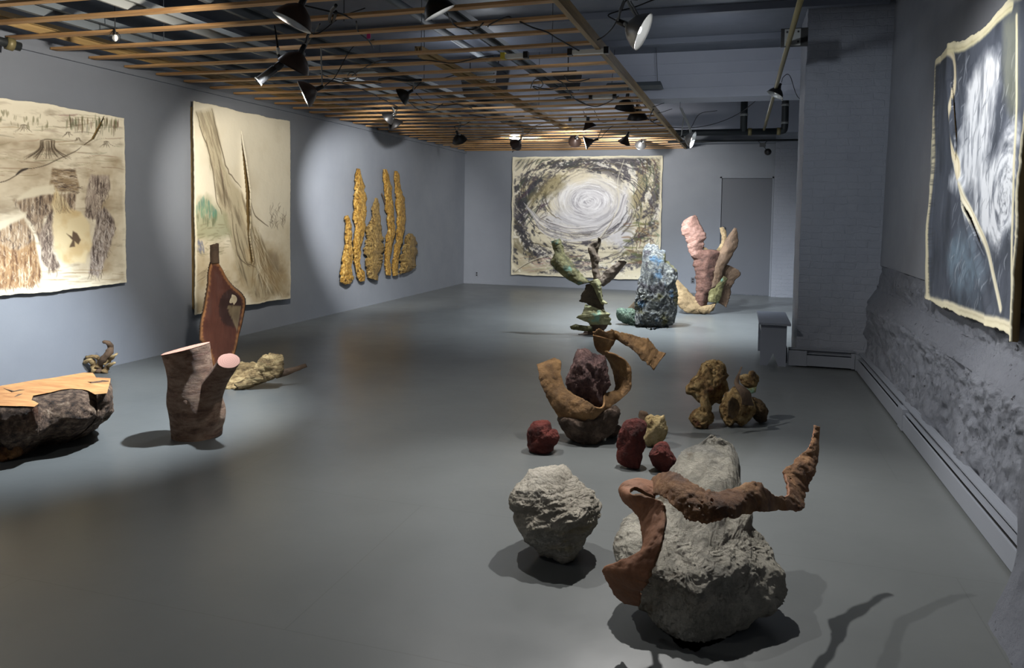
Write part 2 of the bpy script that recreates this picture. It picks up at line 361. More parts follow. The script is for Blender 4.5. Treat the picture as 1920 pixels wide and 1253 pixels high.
# ------------------------------------------------------------------ shape builders
_ico = {}
def ico(sub):
    if sub not in _ico:
        bm = bmesh.new(); bmesh.ops.create_icosphere(bm, subdivisions=sub, radius=1)
        _ico[sub] = (np.array([v.co[:] for v in bm.verts]), [tuple(v.index for v in f.verts) for f in bm.faces]); bm.free()
    return _ico[sub]
def cv(pts, ox, oy, sc): return [(ox+x/sc, oy+y/sc) for x, y in pts]
def blob(name, poly, hd, mat, parent=None, sub=5, facets=0, amp=.03, freq=2.5, seed=0, center=None, base=None, t=None, back=.5, expo=.85, fine=.006, pits=0, smooth=True, edge=.5, strata=0, lean=0, sdir=(.25, .9, .3), sfreq=7, chip=.02):
    """a lump whose outline seen from the front is poly, half as deep as hd (in picture units at its distance), standing on the floor"""
    P = np.array(poly, float); c = np.array(center) if center else P.mean(0)
    d = P-c; th = np.arctan2(-d[:, 1], d[:, 0]); r = np.hypot(d[:, 0], d[:, 1]); o_ = np.argsort(th); th, r = th[o_], r[o_]
    th2 = np.concatenate([th-2*PI, th, th+2*PI]); r2 = np.tile(r, 3)
    D_, F = ico(sub); x, y, z = D_[:, 0], D_[:, 1], D_[:, 2]
    a = np.arctan2(y, x); sn = np.hypot(x, y); R = np.interp(a, th2, r2)
    bx, by = P[P[:, 1].argmax()] if base is None else base
    t0 = (tfloor(bx, by) if t is None else t); m = t0/FPX; hgt = P[:, 1].max()-P[:, 1].min()
    g = np.ones(len(x)); face = np.zeros(len(x))
    if facets:
        rr = np.random.default_rng(seed+100)
        N = rr.normal(size=(facets, 3)); N /= np.linalg.norm(N, axis=1)[:, None]; dist = rr.uniform(.70, .95, facets)
        D2 = D_+.05*np.stack([vnoise(D_*6+seed), vnoise(D_*6+seed+9), vnoise(D_*6+seed+19)], 1)
        dots = D2@N.T; q = np.where(dots > .05, dist/np.maximum(dots, .05), 9); g = np.minimum(q.min(1), 1.0)
        g = 1-(1-g)*np.clip(1-sn**8*edge*1.6, 0, 1)
    nz = fbm(D_*freq+seed*3.1, 6, .6)
    rd = 1-np.abs(fbm(D_*freq*1.7+seed*5.3+9, 5, .55))*2
    k = g*(1+amp*nz*1.4+amp*.9*(rd-.5))+fine*vnoise(D_*22+seed)+fine*.8*vnoise(D_*48+seed)
    # chipped steps
    st = fbm(D_*freq*1.3+seed+31, 4, .55)*5; k = k+chip*(np.floor(st)+np.clip((st-np.floor(st))*5, 0, 1)-st)
    if strata:
        sv_ = (D_@np.array(sdir))*sfreq+1.2*fbm(D_*1.5+seed, 4); k = k+strata*(np.abs(sv_ % 1-.5)*2)**.6*np.clip(.4+fbm(D_*2+seed+7, 3)*2, 0, 1)
    if pits:
        q = fbm(D_*6.5+seed*2.2, 3, .6); k = k-pits*np.clip(q*2.6-.35, 0, 1)
    px = c[0]+np.cos(a)*R*sn**expo*k; py = c[1]-np.sin(a)*R*sn**expo*k
    up = np.clip((P[:, 1].max()-py)/hgt, 0, 1.2)
    tt = t0+(hd*m*back*np.clip(up/.22, 0, 1)**.7 if t is None else 0)-z*hd*m*k+lean*np.clip(up, 0, 1)**1.4*hgt*m
    dirs = FW[None]+RT[None]*((px-960)/FPX)[:, None]+UP[None]*((PPY-py)/FPX)[:, None]
    tf = np.where(dirs[:, 2] < -1e-6, -EYE[2]/np.minimum(dirs[:, 2], -1e-6), 1e9)
    V = EYE+dirs*np.minimum(tt, tf)[:, None]; V[:, 2] = np.maximum(V[:, 2], 0.001)
    return link_mesh(name, V, F, mat, parent, smooth)
def strip(name, rows, tow, mat, parent=None, curl=.25, thick=.012, amp=.006, frag=.03, nx=16, sub=7, seed=0, holes=()):
    """bark sheet: rows of (ax, ay, bx, by, dA, dB) across its width, tow(px, py, d) -> world"""
    R = [tuple(r)+(0,)*(6-len(r)) if len(r) < 6 else tuple(r) for r in rows]
    R = np.array(smooth_curve(R, sub)); n = len(R); V = []
    w_ = np.hypot(R[:, 2]-R[:, 0], R[:, 3]-R[:, 1])
    ii = np.arange(n)
    e1 = frag*(fbm(np.stack([ii*.21, ii*0+seed, ii*0], -1), 5, .75)); e2 = frag*(fbm(np.stack([ii*.21, ii*0+seed+50, ii*0], -1), 5, .75))
    for i in range(n):
        A = np.array(tow(R[i, 0], R[i, 1], R[i, 4])); B = np.array(tow(R[i, 2], R[i, 3], R[i, 5])); W_ = B-A
        A2 = A-W_*e1[i]*1.0; B2 = B+W_*e2[i]*1.0; L_ = np.linalg.norm(W_); toc = (EYE-(A+B)/2); toc /= np.linalg.norm(toc)
        for j in range(nx+1):
            u = j/nx; p = A2+(B2-A2)*u+toc*L_*curl*math.sin(PI*u)
            V.append(p)
    V = np.array(V)
    nn = fbm(V*9+seed, 5, .65); toc = EYE-V; toc /= np.linalg.norm(toc, axis=1)[:, None]
    V = V+toc*(nn*amp*2.2)[:, None]
    V[:, 2] = np.maximum(V[:, 2], .003)
    F = [(i*(nx+1)+j, i*(nx+1)+j+1, (i+1)*(nx+1)+j+1, (i+1)*(nx+1)+j) for i in range(n-1) for j in range(nx)]
    if holes:
        uu = np.linspace(0, 1, nx+1); PX = R[:, 0:1]+(R[:, 2:3]-R[:, 0:1])*uu; PY = R[:, 1:2]+(R[:, 3:4]-R[:, 1:2])*uu; PX, PY = PX.ravel(), PY.ravel()
        F = [f for f in F if not any((PX[list(f)].mean()-hx)**2+(PY[list(f)].mean()-hy)**2 < hr*hr for hx, hy, hr in holes)]
    G_ = V.reshape(n, nx+1, 3); du = G_[:-1, 1:]-G_[:-1, :-1]; dv_ = G_[1:, :-1]-G_[:-1, :-1]; nr_ = np.cross(du, dv_).reshape(-1, 3)
    if (nr_*(EYE-G_[:-1, :-1].reshape(-1, 3))).sum() < 0: F = [f[::-1] for f in F]
    ob = link_mesh(name, V, F, mat, parent, True)
    md = ob.modifiers.new('thickness', 'SOLIDIFY'); md.thickness = thick; md.offset = 0
    if len(ob.data.materials) > 1: md.material_offset = 1; md.material_offset_rim = 1
    return ob
def crop_rows(rows, ox, oy, sc, d=None):
    out = []
    for r in rows:
        a = (ox+r[0]/sc, oy+r[1]/sc, ox+r[2]/sc, oy+r[3]/sc)
        out.append(a+(tuple(r[4:6]) if len(r) > 5 else (0, 0)))
    return out

# ------------------------------------------------------------------ materials of the works
M['limestone'] = mat_stone('pale_limestone', [(.28, s(146, 137, 120)), (.45, s(196, 187, 170)), (.62, s(220, 212, 196)), (.8, s(232, 227, 215))], 3.2, 1.0, .04, 8, 70, .8, (.7, .7, 2.2), [(3, .60, .70, s(196, 180, 134)), (6, .64, .70, s(134, 126, 110))])
M['boulder'] = mat_stone('grey_boulder', [(.30, s(98, 98, 94)), (.42, s(146, 143, 134)), (.53, s(186, 180, 164)), (.66, s(222, 216, 200))], 2.6, 1.0, .05, 7, 60, .8, (1, 1, .7), [(2.2, .54, .66, s(226, 219, 202)), (5, .60, .68, s(122, 110, 90))])
M['purple'] = mat_stone('purple_rock', [(.30, s(58, 36, 38)), (.46, s(104, 74, 72)), (.60, s(142, 108, 102)), (.74, s(188, 158, 148))], 16, 1.0, .05, 16, 60, .7)
M['mauve'] = mat_stone('brown_mauve_rock', [(.30, s(56, 44, 36)), (.48, s(104, 86, 72)), (.66, s(146, 124, 108)), (.78, s(180, 160, 142))], 14, 1.0, .05, 14, 60)
M['red'] = mat_stone('red_rock', [(.30, s(62, 24, 20)), (.5, s(112, 46, 38)), (.72, s(142, 68, 56))], 10, 1.0, .03, 18, 80)
M['yellow_rock'] = mat_stone('sandy_coral_rock', [(.34, s(104, 82, 46)), (.44, s(188, 162, 110)), (.7, s(224, 202, 152))], 13, 1.0, .04, 20, 60)
M['coral'] = mat_stone('ochre_coral_rock', [(.32, s(66, 44, 22)), (.43, s(142, 108, 60)), (.55, s(196, 162, 106)), (.72, s(228, 204, 152))], 13, 1.0, .05, 18, 55, .8, (1, 1, 1), [(6, .6, .66, s(118, 70, 38))])
M['coral_dark'] = mat_stone('dark_coral_rock', [(.3, s(52, 38, 24)), (.6, s(118, 92, 56))], 10, 1.0, .03, 18, 55)
def bark_mat(name, stops, scale=5, stretch=(1, 1, 1), bump=.7, patches=None, fine=60, rough=.75): return mat_stone(name, stops, scale, bump, .02, 12, fine, rough, stretch, patches)
M['bark_tan'] = bark_mat('tan_bark', [(.30, s(84, 60, 32)), (.46, s(124, 92, 54)), (.62, s(152, 116, 72)), (.76, s(180, 146, 98))], 8, (1, 1, 1))
M['bark_tan_in'] = bark_mat('tan_bark_inside', [(.3, s(92, 64, 36)), (.7, s(138, 102, 60))], 3, (1, 1, 1), .25)
M['bark_or'] = bark_mat('orange_brown_bark', [(.30, s(70, 42, 22)), (.46, s(124, 82, 46)), (.60, s(160, 114, 70)), (.74, s(190, 148, 104))], 9, (1, 1, 1), .8, [(11, .66, .69, s(206, 186, 152))])
M['bark_or_in'] = bark_mat('brown_bark_inside', [(.3, s(108, 66, 40)), (.7, s(156, 104, 68))], 3, (1, 1, 1), .3)
M['bark_grn'] = bark_mat('green_mossy_bark', [(.32, s(56, 52, 28)), (.46, s(94, 90, 50)), (.6, s(128, 122, 78)), (.74, s(160, 156, 112))], 9, (1, 1, 1), .7, [(5, .60, .66, s(104, 136, 116))])
M['bark_pale'] = bark_mat('pale_green_bark', [(.32, s(92, 88, 54)), (.5, s(140, 136, 94)), (.7, s(174, 170, 126))], 8, (1, 1, 1), .5, [(5, .58, .66, s(120, 156, 132))])
M['bark_dkg'] = bark_mat('dark_bark_inside', [(.3, s(52, 42, 28)), (.7, s(96, 80, 56))], 5, (1, 1, 1), .5)
M['bark_gry'] = bark_mat('grey_brown_bark', [(.34, s(72, 58, 44)), (.6, s(118, 102, 84))], 7, (1, 1, 1), .5)
M['bark_pink'] = bark_mat('pink_bark', [(.30, s(100, 68, 58)), (.48, s(140, 104, 90)), (.68, s(164, 128, 114))], 8, (1, 1, 1), .8)
M['bark_rose'] = bark_mat('rose_brown_bark', [(.30, s(58, 38, 30)), (.48, s(98, 66, 54)), (.66, s(124, 90, 76)), (.8, s(160, 128, 112))], 10, (1, 1, 1), .9, [(10, .62, .68, s(66, 40, 32))])
M['bark_ylw'] = bark_mat('yellow_tan_bark', [(.30, s(96, 78, 50)), (.5, s(140, 118, 84)), (.75, s(172, 150, 112))], 8)
M['bark_dbr'] = bark_mat('dark_brown_bark', [(.3, s(64, 48, 34)), (.7, s(112, 88, 66))], 5, (1, 1, 1), .5)
M['drift'] = bark_mat('dry_driftwood', [(.34, s(76, 58, 34)), (.46, s(150, 124, 82)), (.6, s(202, 176, 126)), (.7, s(222, 200, 154))], 10, (1, .3, 3), .9)
M['gold'] = mat_stone('gilded_bark', [(.34, s(74, 48, 16)), (.44, s(176, 128, 50)), (.54, s(226, 178, 86)), (.66, s(250, 222, 148))], 26, 1.0, .06, 26, 70, .28)
M['gold2'] = mat_stone('brown_gilded_bark', [(.34, s(78, 58, 28)), (.46, s(156, 124, 68)), (.57, s(196, 164, 98)), (.7, s(228, 202, 140))], 26, 1.0, .06, 26, 70, .34)
M['cone'] = mat_stone('blue_grey_crust', [(.32, s(50, 52, 56)), (.43, s(94, 98, 100)), (.54, s(134, 136, 130)), (.68, s(184, 184, 172))], 18, 1.0, .05, 22, 60, .65, (1, 1, 1.3), [(3.4, .56, .62, s(72, 106, 132)), (2.6, .56, .62, s(116, 112, 70)), (5, .58, .63, s(64, 60, 64))])
M['cone_g'] = mat_stone('green_crust', [(.28, s(48, 66, 58)), (.5, s(104, 128, 108)), (.75, s(150, 166, 138))], 14, 1.0, .04, 22, 60, .6)

# ------------------------------------------------------------------ big grey boulder and the bark draped over it
c7 = (1110, 780, 2.724)
bould = cv([(560, 165), (600, 147), (660, 155), (715, 185), (738, 245), (745, 320), (752, 420), (790, 465), (820, 500), (815, 560), (880, 640), (930, 740), (970, 800), (980, 880), (965, 980), (920, 1015), (850, 1030),
  (800, 1080), (740, 1100), (700, 1130), (620, 1150), (530, 1180), (460, 1170), (400, 1120), (350, 1080), (300, 1020), (258, 970), (215, 900), (165, 830), (138, 745), (140, 640), (170, 560), (230, 505), (300, 470), (345, 420), (365, 380), (395, 300), (440, 235), (490, 190)], *c7)
TB = tfloor(1290, 1212)
def tb(px, py, d): return at(px, py, TB+d)
o = blob('boulder', bould, 84, M['boulder'], None, 7, 26, .05, 2.4, 4, center=(1310, 1050), t=tfloor(1290, 1224)+.10, expo=.9, fine=.006, lean=1.0, strata=.045, sdir=(.9, .25, .4), sfreq=4, chip=.03)
tag(o, 'large grey and white boulder standing in the foreground with curled bark draped over it', 'rock')
t = thing('curled_bark', tb(1180, 1200, .1), 'long brown bark with a raised arm, draped over the large grey boulder', 'bark')
r1 = [(300, 352, 318, 385, .34, .32), (330, 312, 318, 400, .28, .2), (400, 290, 370, 410, .18, .10), (470, 322, 425, 470, .12, .0), (560, 380, 500, 530, .06, -.05), (640, 398, 600, 543, .05, -.05), (740, 372, 710, 520, .10, -.02), (835, 342, 800, 497, .17, .06),
      (880, 372, 870, 486, .19, .11), (925, 408, 930, 482, .24, .22), (985, 415, 1000, 480, .30, .28), (1003, 395, 1062, 482, .36, .34), (990, 330, 1080, 430, .44, .41), (983, 285, 1095, 370, .50, .48), (1050, 220, 1130, 290, .58, .56), (1105, 165, 1150, 215, .65, .63), (1128, 100, 1152, 130, .71, .70), (1132, 55, 1158, 57, .75, .75)]
strip('bark_arm', crop_rows(r1, *c7), tb, [M['bark_or'], M['bark_or_in']], t, .16, .016, .014, .15, 34, 14, 3, holes=[(x, y, r) for (x, y), r in zip(cv([(548, 472), (612, 440), (495, 462), (775, 438), (560, 452), (1010, 330)], *c7), (3.2, 3, 2.5, 2, 2, 2.2))])
r2 = [(335, 350, 320, 425, .28, .16), (250, 330, 262, 392, .24, .16), (185, 335, 222, 372, .22, .16), (146, 372, 196, 385, .20, .13), (160, 425, 208, 402, .16, .06), (200, 468, 262, 408, .10, .02), (248, 520, 340, 432, .02, -.03), (258, 600, 372, 480, -.06, -.07), (262, 680, 370, 590, -.12, -.14),
      (225, 715, 345, 685, -.12, -.18), (140, 748, 300, 800, -.07, -.20), (62, 785, 282, 848, -.02, -.18), (80, 830, 262, 878, -.02, -.15), (115, 900, 248, 892, -.01, -.10), (165, 950, 246, 965, .02, -.05)]
strip('bark_leg', crop_rows(r2, *c7), tb, [M['bark_or_in'], M['bark_or']], t, .12, .015, .012, .10, 24, 12, 5)

# ------------------------------------------------------------------ white rock
wp = cv([(130, 350), (165, 290), (220, 240), (245, 180), (270, 140), (340, 122), (420, 110), (500, 104), (570, 105), (610, 140), (640, 190), (720, 240), (760, 290), (800, 320), (822, 380), (852, 440), (850, 520), (815, 590), (780, 640), (745, 700), (720, 760), (680, 840), (640, 905), (595, 910),
  (545, 920), (510, 890), (475, 858), (430, 855), (380, 848), (330, 800), (270, 750), (235, 710), (200, 670), (150, 560), (160, 500), (118, 460), (105, 420)], 930, 850, 4.473)
o = blob('limestone_rock', wp, 78, M['limestone'], None, 7, 22, .05, 2.4, 11, fine=.006, t=tfloor(1050, 1066)+.06, strata=.07, sdir=(-.22, .95, .35), sfreq=5.5, lean=.6, chip=.03)
tag(o, 'pale grey-white layered rock lying alone on the floor left of the large boulder', 'rock')

# ------------------------------------------------------------------ curled tan bark with the purple rock
c4 = (970, 600, 4.32)
base = cv([(330, 790), (350, 770), (420, 780), (520, 800), (640, 770), (720, 720), (780, 695), (825, 740), (805, 820), (790, 880), (770, 920), (700, 965), (650, 1000), (590, 1010), (500, 1000), (430, 960), (390, 910), (345, 850)], *c4)
TC = tfloor(*cv([(560, 1008)], *c4)[0])+.10
def tc_(px, py, d): return at(px, py, TC+d)
o = blob('base_rock', base, 42, M['mauve'], None, 5, 12, .07, 3, 21, pits=.05); tag(o, 'rough brown-mauve rock on the floor carrying the tan curled bark', 'rock')
o = blob('side_rock', cv([(745, 880), (790, 850), (840, 865), (842, 900), (815, 930), (750, 950), (720, 940)], *c4), 16, M['mauve'], None, 4, 8, .07, 3, 22, base=(1155, 820), t=TC+.08); tag(o, 'small dark brown rock tucked at the right foot of the brown-mauve base rock', 'rock')
pr = cv([(490, 240), (540, 222), (600, 260), (650, 282), (700, 290), (730, 350), (738, 440), (755, 525), (722, 580), (702, 620), (690, 710), (620, 720), (585, 660), (480, 622), (400, 545), (383, 520), (420, 420), (445, 340), (470, 280)], *c4)
o = blob('purple_rock', pr, 36, M['purple'], None, 6, 14, .07, 3, 23, t=TC-.02, center=cv([(580, 470)], *c4)[0], pits=.03, fine=.012); tag(o, 'tall purple-red rock leaning inside the hollow of the tan curled bark', 'rock')
t = thing('curled_bark', tc_(1100, 800, 0), 'tan bark ribbon curling round the purple rock and ending in a forked arm', 'bark')
rows = [(300, 310, 162, 365, .10, .05), (350, 345, 172, 410, .06, -.02), (350, 430, 188, 510, .0, -.06), (385, 545, 232, 610, -.06, -.08), (470, 612, 300, 730, -.12, -.08), (550, 648, 370, 815, -.16, -.08), (610, 690, 470, 858, -.18, -.08), (665, 715, 590, 845, -.18, -.08),
        (700, 690, 690, 745, -.14, -.08), (705, 600, 760, 700, -.04, -.04), (775, 580, 850, 635, .02, -.02), (795, 540, 915, 560, .06, .0), (788, 470, 926, 440, .1, .0), (768, 390, 892, 345, .12, .0), (725, 305, 812, 290, .12, -.02), (680, 270, 740, 262, .08, -.02), (632, 225, 742, 250, .0, .03), (612, 120, 785, 165, -.04, .06)]
strip('bark_bowl', crop_rows(rows, *c4), tc_, [M['bark_tan'], M['bark_tan_in']], t, .16, .012, .012, .06, 26, 12, 7)
rows = [(614, 100, 640, 205, -.04, .02), (650, 74, 700, 245, -.03, .05), (715, 95, 762, 215, .0, .08), (760, 80, 800, 155, .04, .08), (800, 90, 850, 185, .05, .05), (880, 115, 925, 235, .05, .03), (960, 132, 975, 275, .06, .02), (1050, 155, 1010, 325, .06, .02), (1110, 215, 1060, 355, .06, .02), (1145, 260, 1085, 385, .06, .02), (1203, 268, 1100, 412, .05, .02)]
strip('bark_arm', crop_rows(rows, *c4), tc_, [M['bark_tan'], M['bark_tan_in']], t, .10, .012, .012, .14, 18, 12, 8)
for poly, m_, hd, lab, sd, pit in (
  ([(80, 920), (100, 870), (130, 825), (190, 815), (240, 810), (268, 835), (275, 885), (310, 885), (345, 950), (320, 1010), (295, 1030), (290, 1060), (240, 1085), (150, 1080), (100, 1060), (88, 990)], 'red', 26, 'dark red rock standing alone left of the tan curled bark', 31, 0),
  ([(870, 815), (920, 800), (965, 790), (1030, 820), (1050, 860), (1020, 950), (1010, 1080), (1000, 1170), (988, 1210), (940, 1205), (860, 1180), (820, 1150), (810, 1050), (815, 950), (840, 880)], 'red', 22, 'tallest of the three dark red rocks, upright beside the sandy coral rock', 32, 0),
  ([(1058, 1095), (1100, 1040), (1150, 990), (1200, 992), (1240, 1060), (1270, 1100), (1294, 1150), (1250, 1205), (1200, 1240), (1130, 1210), (1080, 1140)], 'red', 24, 'dark red rock in front of the sandy coral rock, half behind the large boulder', 33, .05),
  ([(1040, 790), (1080, 765), (1110, 785), (1130, 772), (1160, 785), (1190, 770), (1195, 810), (1205, 850), (1200, 960), (1150, 1000), (1110, 1030), (1060, 1030), (1012, 1000), (1018, 950), (1045, 870)], 'yellow_rock', 22, 'pale sandy pitted coral rock between the two dark red rocks', 34, .08)):
    o = blob('red_rock' if m_ == 'red' else 'coral_rock', cv(poly, *c4), hd, M[m_], None, 5, 10, .06, 2.8, sd, pits=pit); tag(o, lab, 'rock')
q = cv([(1020, 870)], *c4)[0]; TQ = tfloor(q[0], q[1]+30)
o = strip('bark_chip', crop_rows([(985, 790, 1060, 850), (985, 770, 1060, 800), (990, 745, 1058, 765), (1002, 733, 1040, 745)], *c4), lambda x, y, d: at(x, y, TQ+.05), M['bark_dbr'], None, .2, .01, .004, .05, 8, 5, 3)
tag(o, 'small brown bark tip rising behind the upright dark red rock', 'bark')

# ------------------------------------------------------------------ ochre coral group
c5 = (1260, 650, 7.37)
TG = tfloor(1318, 803)
g = cv
for nm, poly, hd, m_, lab, sd, kw in (
  ('coral_rock', [(185, 600), (200, 540), (250, 490), (340, 400), (360, 330), (390, 280), (410, 225), (450, 205), (540, 195), (620, 205), (680, 215), (740, 300), (745, 360), (782, 400), (740, 450), (770, 560), (780, 600), (700, 660), (690, 790), (600, 770), (540, 795), (460, 780), (370, 775), (280, 670), (200, 650)], 34, 'coral', 'largest ochre coral rock, back left of the pitted group before the bench', 41, dict(t=TG+.28)),
  ('coral_rock', [(395, 630), (440, 600), (495, 630), (505, 760), (540, 900), (578, 1000), (560, 1050), (510, 1080), (490, 1130), (420, 1128), (330, 1125), (290, 1080), (235, 990), (250, 940), (290, 900), (350, 860), (400, 830), (380, 720)], 20, 'coral', 'leg-shaped ochre coral piece standing at the front left of the coral group', 42, dict(center=cv([(450, 930)], *c5)[0])),
  ('coral_rock', [(660, 860), (680, 760), (700, 690), (740, 620), (800, 585), (850, 550), (960, 570), (1050, 640), (1110, 740), (1150, 850), (1120, 950), (1060, 1030), (960, 1110), (900, 1075), (860, 1060), (800, 1110), (740, 1070), (690, 990)], 28, 'coral', 'hollow ochre coral rock at the front centre of the coral group', 43, dict()),
  ('coral_rock', [(930, 410), (970, 395), (1050, 385), (1070, 345), (1130, 335), (1160, 380), (1200, 420), (1185, 500), (1170, 575), (1100, 575), (1040, 570), (975, 530), (940, 470)], 15, 'coral', 'small ochre coral knob perched highest at the right of the coral group', 44, dict(t=TG+.22)),
  ('coral_rock', [(1090, 700), (1180, 720), (1260, 770), (1300, 830), (1330, 900), (1310, 960), (1305, 1030), (1240, 1045), (1180, 1040), (1120, 960), (1060, 900)], 18, 'coral_dark', 'dark rounded coral piece at the right foot of the coral group', 45, dict(t=TG+.16))):
    o = blob(nm, cv(poly, *c5), hd, M[m_], None, 5, 8, .08, 3, sd, pits=.16, fine=.012, **kw); tag(o, lab, 'rock')
def tg(px, py, d): return at(px, py, TG+d)
t = thing('horned_bark', tg(1385, 790, .05), 'thin dark horned bark piece rising from the middle of the coral group', 'bark')
strip('bark_horn', crop_rows([(955, 283, 968, 285, .06, .06), (925, 360, 948, 350, .03, .03), (885, 420, 925, 430, .0, .0), (858, 490, 925, 520, -.02, -.02), (880, 570, 1010, 570, -.05, -.05), (930, 640, 1080, 640, -.08, -.05), (960, 720, 1100, 740, -.08, -.04), (970, 800, 1130, 820, -.06, -.02)], *c5), tg, M['bark_dbr'], t, .15, .01, .004, .03, 10, 6, 4)
strip('bark_flap', crop_rows([(1030, 590, 1060, 660, .16, .14), (1100, 575, 1100, 650, .17, .15), (1170, 560, 1150, 632, .18, .16)], *c5), tg, M['bark_grn'], t, .1, .01, .003, .04, 8, 6, 6)
strip('bark_rim', crop_rows([(780, 760, 830, 700, -.13, -.12), (770, 850, 900, 740, -.15, -.10), (780, 940, 935, 850, -.15, -.09), (830, 1000, 900, 950, -.14, -.11)], *c5), tg, M['coral_dark'], t, -.2, .008, .003, .04, 8, 6, 9)

# ------------------------------------------------------------------ green bark figure
c3 = (950, 400, 4.085)
TL = tfloor(1108, 628)
def tl(px, py, d): return at(px, py, TL+d)
t = thing('bark_sculpture', tl(1108, 628, 0), 'green mossy bark figure with three raised arms before the far storm painting', 'sculpture')
for nm, rows, m_, cu, k in (
  ('left_arm', [(345, 215, 405, 195, .1, .1), (352, 262, 428, 240, .08, .1), (368, 305, 440, 290, .06, .1), (338, 380, 470, 345, .04, .08), (390, 440, 540, 425, .02, .06), (470, 508, 590, 490, .0, .04), (552, 548, 640, 530, .0, .02)], ('bark_grn', 'bark_dkg'), .25, 1),
  ('middle_arm', [(655, 225, 712, 203, .1, .12), (625, 275, 695, 300, .06, .1), (640, 340, 708, 350, .04, .08), (655, 420, 700, 415, .02, .06), (665, 495, 722, 500, .0, .04), (670, 540, 715, 540, 0, .02)], ('bark_gry', 'bark_dkg'), .3, 2),
  ('arm_hook', [(700, 185, 712, 190, .1, .1), (695, 215, 722, 222, .1, .1), (660, 270, 690, 300, .08, .08), (655, 290, 672, 312, .06, .06)], ('bark_dkg', 'bark_gry'), .1, 3),
  ('right_arm', [(855, 362, 905, 362, .12, .12), (845, 375, 915, 382, .12, .14), (770, 430, 852, 455, .08, .12), (722, 490, 795, 520, .04, .08), (708, 545, 735, 560, .0, .03)], ('bark_gry', 'bark_dkg'), .15, 4),
  ('torso', [(625, 525, 700, 500, -.03, .0), (660, 560, 722, 540, -.05, -.01), (690, 620, 724, 590, -.05, -.02), (718, 680, 735, 660, -.03, -.02), (735, 700, 775, 690, -.04, -.06)], ('bark_pale', 'bark_pale'), .3, 5),
  ('inner_fold', [(612, 545, 660, 535, .02, .0), (590, 600, 715, 590, .03, .0), (560, 668, 728, 650, .03, .0), (615, 690, 742, 700, .03, .0), (640, 730, 750, 740, .04, .0)], ('bark_dkg', 'bark_dkg'), .1, 6),
  ('skirt', [(600, 695, 700, 735, .0, .0), (575, 770, 750, 750, -.05, -.03), (545, 800, 785, 780, -.06, -.05), (630, 840, 795, 830, -.06, -.04), (640, 850, 795, 855, -.04, -.02)], ('bark_pale', 'bark_grn'), .2, 7),
  ('lower_fold', [(640, 838, 780, 842, .02, .02), (625, 880, 760, 880, .03, .03), (590, 915, 740, 910, .02, .03), (540, 935, 700, 950, .0, .02)], ('bark_dbr', 'bark_dbr'), .1, 8),
  ('foot', [(485, 868, 492, 885, -.02, -.02), (530, 852, 540, 895, -.03, -.03), (590, 862, 600, 900, -.02, -.02), (650, 868, 660, 905, .0, .0)], ('bark_grn', 'bark_dkg'), .2, 9)):
    strip(nm, crop_rows(rows, *c3), tl, [M[m_[0]], M[m_[1]]], t, cu, .014, .016, .14, 16, 11, 60+k)

# ------------------------------------------------------------------ blue-grey crusted cone
cn = cv([(1060, 262), (1100, 255), (1150, 262), (1165, 295), (1215, 312), (1208, 372), (1245, 395), (1290, 440), (1305, 500), (1285, 540), (1300, 600), (1305, 650), (1302, 705), (1290, 770), (1278, 830), (1240, 862), (1180, 872), (1120, 870), (1060, 866), (1000, 855), (985, 800), (995, 740), (990, 700), (1000, 620), (1010, 560), (1025, 480), (1040, 400), (1045, 320)], *c3)
o = blob('crusted_cone', cn, 30, M['cone'], None, 6, 0, .09, 3.5, 51, fine=.02, center=cv([(1140, 640)], *c3)[0], pits=.05); tag(o, 'tall blue-grey crusted cone with blue patches between green and pink bark figures', 'sculpture')
o = blob('crusted_lump', cv([(842, 755), (850, 735), (880, 725), (910, 735), (940, 728), (985, 745), (1005, 790), (1005, 850), (970, 858), (930, 845), (880, 830), (850, 800)], *c3), 14, M['cone_g'], None, 5, 0, .09, 3.5, 52, fine=.02); tag(o, 'low green crusted lump on the floor at the left foot of the blue-grey cone', 'sculpture')
TN = tfloor(1250, 610)+.25
o = strip('bark_chip', crop_rows([(925, 728, 990, 745), (955, 700, 1000, 735), (985, 668, 1005, 690)], *c3), lambda x, y, d: at(x, y, TN), M['bark_dkg'], None, .1, .012, .005, .05, 8, 5, 4)
tag(o, 'small dark slanted chip between the green lump and the blue-grey cone', 'bark')

